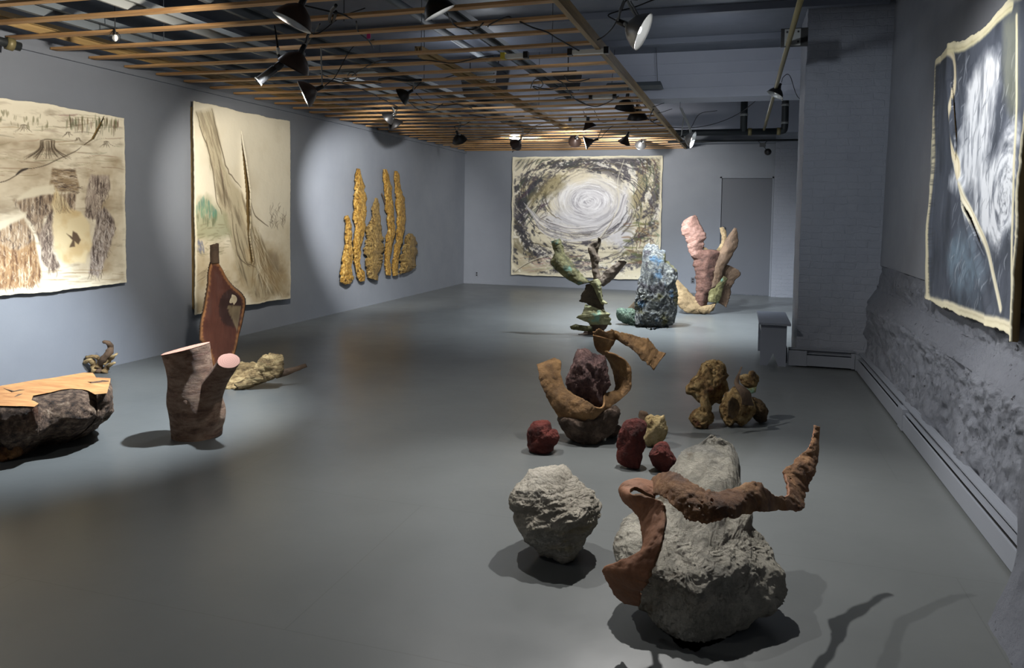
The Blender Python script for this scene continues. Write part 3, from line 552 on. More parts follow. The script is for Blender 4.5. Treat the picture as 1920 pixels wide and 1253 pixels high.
# ------------------------------------------------------------------ pink bark figure
TP = tfloor(1315, 588)
def tp(px, py, d): return at(px, py, TP+d)
t = thing('bark_sculpture', tp(1315, 588, .1), 'pink and brown bark figure with upright arms before the far grey door', 'sculpture')
for nm, rows, m_, cu, k in (
  ('pink_head', [(1395, 35, 1440, 12, .0, .0), (1345, 75, 1462, 42, -.02, .02), (1345, 150, 1500, 112, -.02, .02), (1378, 205, 1525, 165, -.03, .02), (1385, 260, 1508, 220, -.04, .0), (1405, 310, 1503, 290, -.04, -.01), (1435, 342, 1490, 350, -.03, -.02)], ('bark_pink', 'bark_rose'), .25, 1),
  ('trunk', [(1395, 290, 1560, 280, .04, .04), (1425, 350, 1625, 300, .02, .04), (1442, 420, 1620, 400, -.02, .03), (1450, 500, 1600, 500, -.03, .02), (1452, 580, 1590, 575, -.03, .0), (1450, 650, 1550, 645, -.02, .0), (1440, 730, 1525, 722, .0, .0)], ('bark_rose', 'bark_rose'), .35, 2),
  ('right_arm', [(1745, 112, 1757, 115, .1, .1), (1690, 185, 1770, 165, .08, .1), (1650, 260, 1768, 235, .06, .08), (1615, 330, 1720, 330, .02, .06), (1590, 420, 1668, 420, -.04, .02), (1585, 500, 1640, 500, -.05, .0), (1545, 580, 1620, 560, -.06, -.02)], ('bark_dbr', 'bark_ylw'), .2, 3),
  ('pale_prong', [(1632, 112, 1655, 105, .12, .12), (1645, 170, 1680, 150, .12, .12), (1640, 235, 1675, 225, .1, .1), (1595, 290, 1640, 295, .08, .08), (1555, 285, 1580, 318, .06, .06), (1505, 255, 1515, 300, .04, .04)], ('bark_ylw', 'bark_ylw'), .15, 4),
  ('dark_wing', [(1655, 385, 1700, 400, .12, .14), (1620, 460, 1790, 455, .1, .18), (1600, 530, 1735, 530, .08, .16), (1580, 600, 1712, 610, .06, .14), (1570, 660, 1698, 670, .05, .12), (1640, 690, 1680, 722, .08, .1)], ('bark_dbr', 'bark_dbr'), .08, 5),
  ('green_fold', [(1660, 480, 1690, 500, .0, .04), (1600, 560, 1660, 560, -.06, .02), (1550, 600, 1640, 640, -.08, .0), (1545, 680, 1620, 690, -.08, .0)], ('bark_grn', 'bark_dkg'), .15, 6),
  ('bowl_horn', [(1280, 515, 1312, 512, .04, .06), (1288, 570, 1352, 555, .0, .04), (1296, 640, 1410, 620, -.04, .04), (1305, 700, 1460, 660, -.08, .02), (1350, 745, 1500, 690, -.10, .0), (1430, 768, 1545, 705, -.10, .0), (1520, 770, 1590, 690, -.08, .02), (1580, 745, 1610, 680, -.03, .04)], ('bark_ylw', 'bark_dbr'), .2, 7),
  ('bowl_lip', [(1460, 740, 1500, 715, -.13, -.1), (1500, 765, 1560, 705, -.14, -.1), (1550, 768, 1600, 695, -.12, -.08)], ('bark_ylw', 'bark_ylw'), .15, 8)):
    strip(nm, crop_rows(rows, *c3), tp, [M[m_[0]], M[m_[1]]], t, cu, .018, .013, .13, 16, 11, 80+k)

# ------------------------------------------------------------------ forked trunk
c2 = (230, 440, 3.057)
M['trunk'] = mat_stone('cedar_bark', [(.30, s(88, 62, 48)), (.46, s(150, 116, 94)), (.64, s(186, 156, 132))], 8, 1.0, .03, 9, 60, .8, (1, 1, 3.2), [(3, .62, .7, s(134, 92, 76))])
n = NT('cut_wood'); v = n.coords((1, 1, 1), 'Object')
wv = n.add('ShaderNodeTexWave', wave_type='RINGS', rings_direction='Z'); wv.inputs['Scale'].default_value = 24; wv.inputs['Distortion'].default_value = 2
n.link(n.tc.outputs['Object'], wv.inputs['Vector'])
n.base(n.ramp(wv.outputs['Color'], [(.1, s(152, 106, 90)), (.9, s(162, 116, 99))])); n.rough(.7); M['cut'] = n.m
def stump_lathe(spec, tow, mat, name, parent, n=40, seed=0, cutmat=None, cap=True, depth=1.0):
    """spec rows: (cx, cy, rx, tilt, d) -> rings; ring plane from horizontal axis across and an axis away from the camera, tilted"""
    S = np.array(smooth_curve(spec, 8)); V = []; nr = len(S)
    away = np.array([FW[0], FW[1], 0]); away /= np.linalg.norm(away); rt = np.array([RT[0], RT[1], 0]); rt /= np.linalg.norm(rt)
    tops = None
    for i, (cx, cy, rx, tilt, lean, d) in enumerate(S):
        c = np.array(tow(cx, cy, d)); m = np.linalg.norm(np.array(tow(cx+1, cy, d))-c)
        ax1 = rt*math.cos(tilt)+np.array([0, 0, 1])*math.sin(tilt); ax2 = away*math.cos(lean)+np.array([0, 0, 1])*math.sin(lean)
        ring = []
        for k in range(n):
            a = 2*PI*k/n
            r = rx*m*(1+(.05*float(vnoise(np.array([math.cos(a)*1.5, math.sin(a)*1.5, i*.08+seed])))+.022*float(vnoise(np.array([math.cos(a)*4, math.sin(a)*4, i*.25+seed])))))
            ring.append(c+ax1*r*math.cos(a)+ax2*r*math.sin(a)*depth)
        V += ring; top = ring if i == 0 else None
        if i == 0: tops = (ring, c)
    V = np.array(V); V[:, 2] = np.maximum(V[:, 2], .0)
    F = [(i*n+k, i*n+(k+1) % n, (i+1)*n+(k+1) % n, (i+1)*n+k) for i in range(nr-1) for k in range(n)]; F.append(tuple((nr-1)*n+k for k in range(n))[::-1])
    ob = link_mesh(name, V, F, mat, parent, True)
    if cap and cutmat:
        ring, c = tops; R_ = np.array(ring); cc = R_.mean(0); nrm = np.cross(R_[10]-R_[0], R_[20]-R_[0]); nrm /= np.linalg.norm(nrm)
        if nrm@(EYE-cc) < 0: nrm = -nrm
        k = len(R_); loc = cc
        VV = [p+nrm*.004-loc for p in R_]+[(p-cc)*.5+cc+nrm*.005-loc for p in R_]+[cc+nrm*.005-loc]
        FF = [(i, (i+1) % k, k+(i+1) % k, k+i) for i in range(k)]+[(k+i, k+(i+1) % k, 2*k) for i in range(k)]
        co = link_mesh('cut_face', VV, FF, cutmat); co.location = loc
        if parent: co.parent = parent; co.location = Vector(loc)-parent.location
        else: pass
        return ob, co
    return ob
TT = tfloor(350, 826)+.12
def tt_(px, py, d): return at(px, py, TT+d)
def sp(rows): return [(230+a/3.057, 440+b/3.057, r/3.057, ti, le, d) for a, b, r, ti, le, d in rows]
t = thing('forked_log', (tt_(350, 826, 0)[0], tt_(350, 826, 0)[1], 0), 'upright forked cedar log with two pink sawn tops on the grey floor', 'log')
stump_lathe(sp([(361, 656, 129, .24, 0, 0), (370, 700, 125, .18, 0, 0), (385, 770, 122, .1, 0, 0), (400, 850, 130, .05, 0, 0), (415, 950, 150, 0, 0, 0), (430, 1040, 150, 0, 0, 0), (425, 1110, 138, 0, 0, 0), (425, 1152, 136, .04, 0, 0)]), tt_, M['trunk'], 'trunk', t, 48, 1, M['cut'])
stump_lathe(sp([(608, 726, 61, -.20, .52, -.13), (578, 775, 62, -.28, .4, -.10), (535, 835, 68, -.25, .3, -.06), (495, 915, 78, -.1, .1, -.02), (475, 985, 82, 0, 0, 0)]), tt_, M['trunk'], 'branch', t, 40, 2, M['cut'])
kn = blob('knot', cv([(330, 955), (350, 938), (372, 945), (374, 975), (368, 998), (345, 1000), (333, 985)], *c2), 8, M['trunk'], None, 3, 0, .1, 3, 3, t=TT-.148); put(kn, t)
# ------------------------------------------------------------------ upright cedar slab
TS = tfloor(420, 700)
def ts(px, py, d): return at(px, py, TS+d)
n = NT('cedar_heartwood'); at_ = n.add('ShaderNodeAttribute'); at_.attribute_name = 'Paint'
n.base(n.mix(.6, at_.outputs['Color'], n.ramp(n.noise(6, 8, .6, n.coords((4, 4, .7)), .6), [(.3, (.6, .55, .5)), (.7, (1.1, 1.1, 1.1))]), 'MULTIPLY')); n.rough(.4); n.bump(n.noise(9, 8, .6, n.coords((5, 5, .8))), .3, .01); M['heart'] = n.m
t = thing('cedar_slab', (ts(415, 700, 0)[0], ts(415, 700, 0)[1], 0), 'tall reddish cedar slab with a knothole standing upright behind the forked log', 'wood slab')
out = cv([(505, 157), (545, 157), (575, 205), (592, 240), (610, 270), (635, 300), (660, 320), (682, 340), (700, 368), (702, 410), (695, 450), (682, 515), (665, 580), (655, 635), (640, 690), (625, 740), (610, 795), (560, 798), (525, 795), (515, 750), (508, 710), (495, 670), (480, 640), (442, 602), (443, 560), (445, 520), (452, 480), (462, 440), (470, 400), (480, 340), (490, 280), (490, 230), (495, 195)], *c2)
hc = np.array(cv([(637, 372)], *c2)[0]); O = np.array(out)
O2 = []
for i in range(len(O)):
    a, b = O[i], O[(i+1) % len(O)]
    for k in range(5): O2.append(a+(b-a)*k/5)
O2 = np.array(O2); nb = len(O2); nrg = 26; V = []; CC = []
dk, md_, sw = sv(58, 34, 26), sv(98, 54, 38), sv(156, 106, 64)
edge = np.array([min(np.linalg.norm(p-q) for q in O2[::2]) for p in O2])
for sgn, dd in ((1, -.035), (-1, .035)):
    for i in range(nrg+1):
        f = i/nrg
        for k in range(nb):
            dvec = O2[k]-hc; L_ = np.linalg.norm(dvec); hole = 8.5/3.057*2.9*(1+.25*math.sin(3*k*2*PI/nb))
            rr_ = hole+(L_-hole)*f; p = hc+dvec/L_*rr_
            wob = .012*float(vnoise(np.array([p[0]*.05, p[1]*.05, sgn*3.])))
            V.append(ts(p[0], p[1], dd*(1 if f < .97 else .6)+wob))
            ed = (L_-rr_)
            e2 = np.min(np.linalg.norm(O2[::3]-p, axis=1))
            h2 = np.linalg.norm((p-hc)/np.array([1, 1.4])-np.array([-2, 12]))
            c = sw if e2 < 4.5 else (dk*.35+md_*.65 if h2 > 26 else dk*.9)
            if e2 < 8: c = c*.5+(sw if e2 < 5.5 else md_)*.5
            if 12 < (p[1]-hc[1]) < 60 and abs(p[0]-hc[0]+1-(p[1]-hc[1])*.12) < (60-(p[1]-hc[1]))*.28: c = sv(150, 130, 96)*.6+c*.4
            CC.append(c)
F = []
H = (nrg+1)*nb
for i in range(nrg):
    for k in range(nb):
        a = i*nb+k; b = i*nb+(k+1) % nb; F.append((a, b, b+nb, a+nb)); F.append((H+a, H+a+nb, H+b+nb, H+b))
body = link_mesh('slab_body', V, F, M['heart'], t, True, np.array(CC))
# bark rim and hole wall
rim = []; rf = []
for k in range(nb):
    p = O2[k]; dvec = (p-hc)/np.linalg.norm(p-hc); j = 1+2.2*abs(math.sin(k*1.7))*(.5 if p[0] > 440 else 1)
    rim += [ts(p[0], p[1], -.028), ts(*(p+dvec*j), -.012), ts(*(p+dvec*j), .03), ts(p[0], p[1], .036)]
for k in range(nb):
    for q in range(3): a = k*4+q; b = ((k+1) % nb)*4+q; rf.append((a, b, b+1, a+1))
link_mesh('bark_edge', rim, rf, M['bark_dbr'], t, True)
hv = [V[k] for k in range(nb)]+[V[H+k] for k in range(nb)]
link_mesh('knothole', hv, [(k, (k+1) % nb, nb+(k+1) % nb, nb+k) for k in range(nb)], M['bark_dbr'], t, True)
strip('stem', crop_rows([(508, 60, 545, 50), (510, 80, 546, 80), (508, 120, 546, 120), (510, 165, 548, 165)], *c2), lambda x, y, d: ts(x, y, -.02), M['bark_dbr'], t, .35, .03, .004, .05, 10, 6, 3)
# ------------------------------------------------------------------ driftwood
TD = tfloor(435, 731)+.06
def td(px, py, d): return at(px, py, TD+d)
t = thing('driftwood', td(470, 715, 0), 'hollow pale driftwood trough lying on the floor behind the forked log', 'driftwood')
strip('trough', crop_rows([(640, 760, 590, 885, .1, -.05), (670, 738, 620, 888, .14, -.05), (720, 733, 690, 880, .18, -.03), (765, 738, 760, 862, .2, .0), (820, 770, 830, 838, .14, .04), (880, 770, 870, 818, .12, .06), (925, 768, 900, 808, .12, .08)], *c2), td, M['drift'], t, -.12, .02, .018, .10, 20, 12, 5)
strip('ridge', crop_rows([(640, 860, 660, 882, -.06, -.06), (740, 790, 770, 850, -.04, -.04), (800, 705, 830, 835, -.02, -.02), (840, 692, 875, 815, .0, .0), (890, 688, 900, 800, .03, .03), (916, 700, 918, 770, .05, .05)], *c2), td, [M['drift'], M['bark_dbr']], t, .2, .03, .022, .16, 18, 12, 8)
strip('tail', crop_rows([(905, 780, 880, 822, .06, .04), (955, 768, 935, 805, .1, .08), (1000, 758, 1000, 782, .14, .12), (1048, 742, 1056, 758, .18, .17)], *c2), td, M['bark_dbr'], t, .2, .02, .008, .1, 8, 7, 9)

# ------------------------------------------------------------------ low slab stump at the left edge
c1 = (0, 620, 4.82); ZT = .34
M['rough'] = mat_stone('rough_burl_bark', [(.34, s(44, 32, 24)), (.46, s(98, 76, 60)), (.58, s(146, 120, 98)), (.7, s(190, 170, 146))], 24, 1.0, .08, 22, 55, .85, (1, 1, 1), [(3, .6, .7, s(104, 62, 34))])
M['sawn'] = wood('sawn_honey_wood', s(146, 94, 52), s(196, 146, 92), 4, (1.2, 5, 3), .6)
topo = cv([(-420, 560), (-300, 540), (-120, 525), (0, 507), (150, 485), (300, 455), (430, 440), (560, 418), (680, 402), (760, 388), (840, 392), (868, 432), (1000, 436), (985, 500), (965, 572), (860, 578), (800, 545), (740, 532), (640, 532), (560, 542), (450, 572), (300, 600), (285, 640), (350, 668), (310, 692), (150, 694), (0, 690), (-200, 700), (-400, 690)], *c1)
top = np.array([hit(x, y, 2, ZT) for x, y in topo]); ctr = top.mean(0)
# the body flares below the sawn face, then tucks in to the floor
fp = {0: 1.0, .12: 1.05, .35: 1.10, .6: 1.04, .82: .93, 1: .86}
ks = list(fp); ctr = ctr*np.array([1, 1, 0]); t = thing('sawn_stump', (ctr[0], ctr[1], 0), 'low wide burl stump with a sawn honey top at the left picture edge', 'stump')
T2 = []
for i in range(len(top)):
    a, b = top[i], top[(i+1) % len(top)]
    for k in range(7): T2.append(a+(b-a)*k/7)
T2 = np.array(T2); nb = len(T2); V = []; nrw = 34
ctr = np.array([*hit(85, 723, 2, ZT)[:2], 0])
def radial(pts, z):
    Q = np.array([hit(x, y, 2, z)[:2] for x, y in cv(pts, *c1)])-ctr[:2]; a = np.arctan2(Q[:, 1], Q[:, 0]); r = np.hypot(Q[:, 0], Q[:, 1]); o_ = np.argsort(a); a, r = a[o_], r[o_]
    return np.concatenate([a-2*PI, a, a+2*PI]), np.tile(r, 3)
backp = [(-420, 560), (-300, 540), (-120, 525), (0, 507), (150, 485), (300, 455), (430, 440), (560, 418), (680, 402), (760, 388), (860, 396), (1000, 440)]
shift = lambda P_, dy: [(x, y+dy) for x, y in P_]
RM = radial(shift(backp, 190)+[(1010, 640), (930, 760), (800, 810), (640, 830), (450, 860), (340, 905), (200, 925), (0, 935), (-200, 940), (-420, 940)], .20)
RB = radial(shift(backp, 480)[:-1]+[(870, 880), (830, 915), (700, 985), (560, 1028), (380, 1032), (210, 1085), (150, 1150), (0, 1178), (-200, 1190), (-420, 1180)], 0)
for i in range(nrw+1):
    f = i/nrw
    for k in range(nb):
        p = T2[k]; dx = p[:2]-ctr[:2]; a = math.atan2(dx[1], dx[0]); r0 = math.hypot(*dx); rm = np.interp(a, *RM); rb = np.interp(a, *RB)
        if f < .42: u = f/.42; r = r0+(rm-r0)*math.sin(u*PI/2)**.35
        else: u = (f-.42)/.58; r = rm+(rb-rm)*u**1.3
        q0 = ctr[:2]+dx/r0*r; nv = float(fbm(np.array([q0[0]*7, q0[1]*7, f*3.]), 5, .65)); q = q0+dx/r0*nv*.045*min(1, f*6)
        V.append((q[0], q[1], max(0, ZT*(1-f)+(.012*float(vnoise(np.array([p[0]*9, p[1]*9, 2.]))) if 0 < f < 1 else 0))))
F = [(i*nb+k, (i+1)*nb+k, (i+1)*nb+(k+1) % nb, i*nb+(k+1) % nb) for i in range(nrw) for k in range(nb)]; 
link_mesh('bark_body', V, F, M['rough'], t, True)
bm = bmesh.new(); vs = [bm.verts.new((p[0], p[1], ZT+.003+.006*float(vnoise(np.array([p[0]*8, p[1]*8, 0.]))))) for p in T2]; bm.faces.new(vs); bmesh.ops.triangulate(bm, faces=bm.faces[:])
me = bpy.data.meshes.new('sawn_top'); bm.to_mesh(me); bm.free(); o = bpy.data.objects.new('sawn_top', me); COL.objects.link(o); me.materials.append(M['sawn']); put(o, t)
def zt(px, py, z=ZT+.009): return hit(px, py, 2, z)
for nm, pts in (('crack', [(790, 468), (830, 476), (880, 470), (930, 462), (985, 458)]), ('crack', [(30, 525), (120, 560), (180, 548), (240, 540)]), ('crack', [(120, 610), (170, 590), (210, 575)])):
    P = cv(pts, *c1); MB().tube([hit(x, y, 2, ZT+.002) for x, y in P], [.003]+[.011]*(len(P)-2)+[.004], 6).build(nm, M['bark_dbr'], t)
lobe = blob('root_flare', cv([(-60, 1000), (20, 980), (100, 985), (170, 1030), (205, 1080), (185, 1130), (150, 1150), (80, 1165), (0, 1178), (-80, 1180), (-140, 1100), (-110, 1030)], *c1), 26, mat_stone('orange_root', [(.3, s(70, 44, 24)), (.5, s(138, 88, 46)), (.75, s(176, 132, 74))], 14, 1, .03, 18, 60, .6), t, 5, 8, .08, 3, 5)
# ------------------------------------------------------------------ twisted root by the left wall
TR = tfloor(187, 700)
def tr(px, py, d): return at(px, py, TR+d)
t = thing('twisted_root', (tr(187, 700, 0)[0], tr(187, 700, 0)[1], 0), 'small dark twisted root standing on the floor by the left wall', 'root')
for nm, pts, rs in (('root_stem', [(890, 385), (905, 320), (940, 250), (985, 200), (1000, 150), (975, 110), (930, 102)], [.05, .045, .05, .055, .04, .03, .02]),
                    ('root_branch', [(860, 380), (845, 310), (815, 265), (770, 285), (722, 280)], [.05, .045, .035, .025, .015]),
                    ('root_branch', [(940, 385), (970, 330), (1015, 300), (1045, 290)], [.05, .035, .025, .01]),
                    ('root_branch', [(930, 300), (990, 260), (1030, 230), (1063, 205)], [.04, .04, .025, .01]),
                    ('root_branch', [(880, 340), (900, 270), (860, 235), (780, 242)], [.04, .03, .03, .02])):
    P = smooth_curve([tr(*cv([p], *c1)[0], .03*math.sin(i*2)) for i, p in enumerate(pts)], 5); rr_ = np.interp(np.linspace(0, 1, len(P)), np.linspace(0, 1, len(rs)), rs)
    rr_ = [r*.62*(1+.3*float(vnoise(np.array([i*.8, r*50, 0.])))) for i, r in enumerate(rr_)]
    P = [np.array([p[0], p[1], max(p[2], .0)]) for p in P]
    MB().tube(P, rr_, 9).build(nm, M['bark_dbr'] if nm == 'root_stem' else M['drift'], t, True)
#@@PART3
# ------------------------------------------------------------------ bench, heaters
t = thing('bench', (.40, 8.3, 0), 'small grey painted wooden bench standing beside the brick pillar', 'bench')
bx0, bx1, by0, by1, bh = .245, .495, 8.05, 8.95, .445
MB().box((bx0-.02, by0-.05, bh-.022), (bx1+.035, by1+.05, bh)).build('seat', M['bench'], t)
for y in (by0, by1-.022):
    w2 = (bx1+.0-bx0)/2; xc = (bx0+bx1)/2
    prof_ = [(-w2, 0), (-w2*.42, 0), (0, .13), (w2*.42, 0), (w2, 0), (w2, bh-.022), (-w2, bh-.022)]
    V = [(xc+a, y, b) for a, b in prof_]+[(xc+a, y+.022, b) for a, b in prof_]; k = 7
    F = [(0, 1, 2, 6), (2, 5, 6), (2, 3, 4, 5)]; F = F+[tuple(i+k for i in f)[::-1] for f in F]+[(i, i+k, (i+1) % k+k, (i+1) % k) for i in range(k)]
    link_mesh('leg_board', V, F, M['bench'], t)
for x in (bx0, bx1-.018): MB().box((x, by0+.022, bh-.10), (x+.018, by1-.022, bh-.022)).build('apron', M['bench'], t)

def heater(name, a, b, nrm, lab, ends):
    """low baseboard heater between floor points a, b on the wall line, facing nrm"""
    a = np.array([*a, 0.]); b = np.array([*b, 0.]); nrm = np.array([*nrm, 0.]); up = np.array([0, 0, 1.])
    t = thing(name, (a+b)/2*np.array([1, 1, 0]), lab, 'heater')
    def bar(nm, p0, p1, m, s0=0., s1=1.):
        A = a+(b-a)*s0; B = a+(b-a)*s1; V = []
        for q in (A, B):
            for d, z in ((p0[0], p0[1]), (p1[0], p0[1]), (p1[0], p1[1]), (p0[0], p1[1])): V.append(q+nrm*d+up*z)
        MB().add(V, [(0, 1, 2, 3), (4, 7, 6, 5), (0, 4, 5, 1), (1, 5, 6, 2), (2, 6, 7, 3), (3, 7, 4, 0)]).build(nm, m, t)
    bar('back_plate', (0, .01), (.012, .185), M['heater']); bar('front_panel', (.066, .018), (.078, .125), M['heater'])
    bar('fin_tube', (.014, .04), (.060, .10), M['dark']); bar('damper', (.030, .135), (.062, .142), M['heater']); bar('top_lip', (.012, .172), (.050, .182), M['heater'])
    for s0, s1 in ends: bar('cover_plate', (.012, .012), (.082, .165), M['heater'], s0, s1)
    return t
heater('baseboard_heater', (1.225, 3.12), (1.225, 8.10), (-1, 0), 'long grey baseboard heater running along the right rubble wall', ((.545, .575), (.985, 1.0)))
heater('baseboard_heater', (.52, 8.175), (1.14, 8.175), (0, -1), 'short grey baseboard heater at the foot of the brick pillar', ((0, .28), (.95, 1.0)))
t = thing('heater_pipe', (.50, 8.3, 0), 'short dark valve pipe behind the bench at the pillar heater end', 'pipe')
MB().tube([(.50, 8.17, .02), (.50, 8.17, .17), (.48, 8.35, .22), (.47, 8.5, .24)], .014, 8).build('pipe_run', M['pipe'], t)
MB().lathe([(0, 0), (.03, 0), (.03, .04), (0, .04)], (.47, 8.5, .22), (0, 0, 1), 12).build('valve', M['black'], t)

# ------------------------------------------------------------------ slat grid
g = 'pine slats of the hanging grid'
ys = []
k = 0
y = YB-.035
while y > 2.55: ys.append(y); y -= .4066
XE = lambda y: -1.165+(y-4.8)/(15.0-4.8)*.085
rail_t = 'slats'
for i, y in enumerate(ys):
    w_ = .034; z0 = ZG+.001*((i*7) % 5-2); sag = .004*((i*5) % 3-1)
    V = []; xs = np.linspace(XL+.012, XE(y)+.0, 9)
    for j, x in enumerate(xs):
        zz = z0-.008*math.sin(PI*j/8)*(1+((i*3) % 4)*.4)
        for yy, z in ((y-w_, zz), (y+w_, zz), (y+w_, zz+.02), (y-w_, zz+.02)): V.append((x, yy+sag, z))
    F = [(a*4+b, a*4+(b+1) % 4, a*4+4+(b+1) % 4, a*4+4+b) for a in range(8) for b in range(4)]+[(3, 2, 1, 0), (32, 33, 34, 35)]
    lab = ('pine slat nearest the camera in the hanging grid' if i == len(ys)-1 else 'pine slat nearest the far wall in the hanging grid' if i == 0 else 'thin pine slat crossing the hanging ceiling grid between two like it')
    tag(link_mesh('ceiling_slat', V, [f[::-1] for f in F], M['slat']), lab, 'slat', None if i in (0, len(ys)-1) else g)
V = []
for y, in ((2.4,), (YB-.01,)):
    for dx, z in ((0, ZG-.012), (.04, ZG-.012), (.04, ZG+.075), (0, ZG+.075)): V.append((XE(y)+dx+.002, y, z))
tag(link_mesh('grid_rail', V, [(0, 1, 2, 3), (4, 7, 6, 5), (0, 4, 5, 1), (1, 5, 6, 2), (2, 6, 7, 3), (3, 7, 4, 0)], M['rail']), 'long wooden side rail along the open right edge of the ceiling grid', 'beam')
for x, m_, lab, wd, y0, y1 in ((-1.99, 'duct', 'grey metal channel running lengthwise over the slats nearest the wooden side rail', .045, 2.4, 9.0), (-2.75, 'rail', 'wooden runner lying over the slats in the middle of the grid', .035, 6.2, 13.4), (-3.43, 'duct', 'wide dark metal track over the slats left of the middle', .09, 2.4, 13.5),
                               (-4.1, 'steel', 'galvanised double strut over the slats above the forked log', .05, 2.4, 14.5), (-4.85, 'duct', 'dark flat duct lengthwise above the left part of the grid', .10, 2.4, 14.8), (-5.35, 'rail', 'wooden runner over the slats next to the left wall', .03, 2.4, 15.0)):
    tag(MB().box((x-wd, y0, ZG+.075), (x-wd*.55, y1, ZG+.115)).box((x+wd*.55, y0, ZG+.075), (x+wd, y1, ZG+.115)).box((x-wd*.98, y0, ZG+.10), (x+wd*.98, y1, ZG+.112)).box((x-wd*.2, y0, ZG+.0215), (x+wd*.2, y1, ZG+.0995)).build('grid_runner', M[m_]), lab, 'beam')
# pipes and duct under the ceiling
def pipe(name, pts, r, m, lab, cat='pipe', n=12, grp=None):
    return tag(MB().tube(pts, r, n).build(name, M[m], None, True), lab, cat, grp)
pipe('ceiling_pipe', [(-5.2, 2.4, 3.3), (-5.2, 14.8, 3.3)], .05, 'pipe', 'dark pipe running lengthwise under the ceiling near the left wall')
pipe('ceiling_pipe', [(-4.5, 2.4, 3.42), (-4.5, 9.9, 3.42)], .035, 'pipe', 'thinner dark pipe under the ceiling above the tree painting')
pipe('ceiling_pipe', [(-3.1, 2.4, 3.45), (-3.1, 9.9, 3.45)], .04, 'duct', 'grey pipe under the ceiling over the middle of the room')
t = thing('elbow_pipe', (-5.45, 4.6, 3.0), 'short dark elbow pipe above the slats at the top left corner', 'pipe')
p0 = at(-60, 60, 5.6); p1 = at(38, 88, 5.9)
MB().tube([p0, p1], .035, 12).build('pipe_run', M['pipe'], t, True)
MB().tube([p0+(p1-p0)*.72, p0+(p1-p0)*.86], .05, 12).build('coupling', M['pipey'], t, True)
for k, (a, b, z, y0, lab) in enumerate(((-4.1, 0, 0, 0, ''),)): pass
# transverse timbers/shadow gaps on the ceiling
for k, y in enumerate((4.9, 6.4, 7.9, 9.2)):
    struct('trim_%d' % (9+k), MB().box((XL, y, ZC-.07), (1.3, y+.09, ZC+.02)), M['ceil'])
# unit heater box
c = hit(905, 150, 2, 3.3)
t = thing('hanging_unit_heater', (c[0], c[1], 3.1), 'black box heater hanging above the slats in the middle of the grid', 'heater')
def tbox(x0, x1, y0, y1, z0, z1, sh):
    V = [(x0+sh, y0+sh, z0), (x1-sh, y0+sh, z0), (x1-sh, y1-sh, z0), (x0+sh, y1-sh, z0), (x0, y0, z1), (x1, y0, z1), (x1, y1, z1), (x0, y1, z1)]
    return V, [(0, 3, 2, 1), (4, 5, 6, 7), (0, 1, 5, 4), (1, 2, 6, 5), (2, 3, 7, 6), (3, 0, 4, 7)]
MB().add(*tbox(c[0]-.24, c[0]+.28, c[1]-.25, c[1]+.3, 3.04, 3.40, .05)).build('casing', M['black'], t)
mb = MB()
for k in range(6): mb.box((c[0]-.2, c[1]-.262, 3.10+k*.045), (c[0]+.24, c[1]-.225, 3.115+k*.045))
mb.build('louver', M['pipe'], t)
for dx in (-.18, .22): MB().tube([(c[0]+dx, c[1], 3.4), (c[0]+dx, c[1], ZC)], .008, 6).build('hanger_rod', M['cordw'], t)
c = hit(1065, 140, 2, 3.3)
t = thing('speaker_box', (c[0], c[1], 3.1), 'smaller black box hanging above the slats right of the black heater', 'speaker')
MB().add(*tbox(c[0]-.18, c[0]+.14, c[1]-.15, c[1]+.2, 3.12, 3.32, .03)).build('casing', M['black'], t)
MB().tube([(c[0], c[1], 3.32), (c[0], c[1], ZC)], .008, 6).build('hanger_rod', M['cordw'], t)
# flat fixture by the rail and tube light over the slats
c = hit(1188, 162, 2, 3.15)
t = thing('shop_light', (c[0], c[1], 3.15), 'flat grey metal fixture just outside the wooden side rail', 'light fixture')
V, F = tbox(c[0]-.34, c[0]+.36, c[1]-.16, c[1]+.16, 3.13, 3.19, .0)
for i in (4, 5, 6, 7): V[i] = (V[i][0]*.95+c[0]*.05, V[i][1]*.5+c[1]*.5, V[i][2])
MB().add(V, F).build('housing', M['duct'], t)
for dx in (-.28, .3): MB().tube([(c[0]+dx, c[1], 3.19), (c[0]+dx*.9, c[1], ZC if c[1] < 10 else 3.9)], .004, 5).build('hanger_wire', M['cordw'], t)
c = hit(670, 138, 2, ZG+.14)
t = thing('tube_light', (c[0], c[1], c[2]), 'long white tube light lying over the slats right of the brown lamps', 'light fixture')
MB().tube([(c[0]-.45, c[1], c[2]), (c[0]+.28, c[1], c[2])], .022, 10).build('tube', M['white'], t, True)
MB().box((c[0]-.47, c[1]-.03, c[2]+.021), (c[0]+.30, c[1]+.03, c[2]+.05)).build('housing', M['steel'], t)
for px, py, L_, lab in ((1103, 97, .30, 'white power strip on the slats near the start of the wooden rail'), (1130, 182, .27, 'white power strip on the slats left of the two black dome lamps'), (1086, 224, .25, 'white power strip low among the far slats above the cone shaped lamp'), (965, 105, .20, 'white conduit piece with a yellow cap on a middle slat')):
    c = hit(px, py, 2, ZG-.02); t = thing('power_strip', c, lab, 'power strip')
    MB().box((c[0]-L_/2, c[1]-.022, c[2]-.018), (c[0]+L_/2, c[1]+.022, c[2]+.016)).build('strip_body', M['white'], t)
    for s_ in (-1, 1): MB().box((c[0]+s_*L_/2-.02, c[1]-.026, c[2]-.024), (c[0]+s_*L_/2+.02, c[1]+.026, c[2]+.03)).build('end_cap', M['yellow'] if (px == 965 and s_ < 0) else M['black'], t)
c = hit(695, 62, 2, ZG); tag(MB().box((c[0]-.012, c[1]-.04, c[2]-.05), (c[0]+.018, c[1]-.035, c[2]+.02)).build('pink_tape', M['pink']), 'scrap of bright pink tape hanging from a slat right of the brown lamps', 'tape')
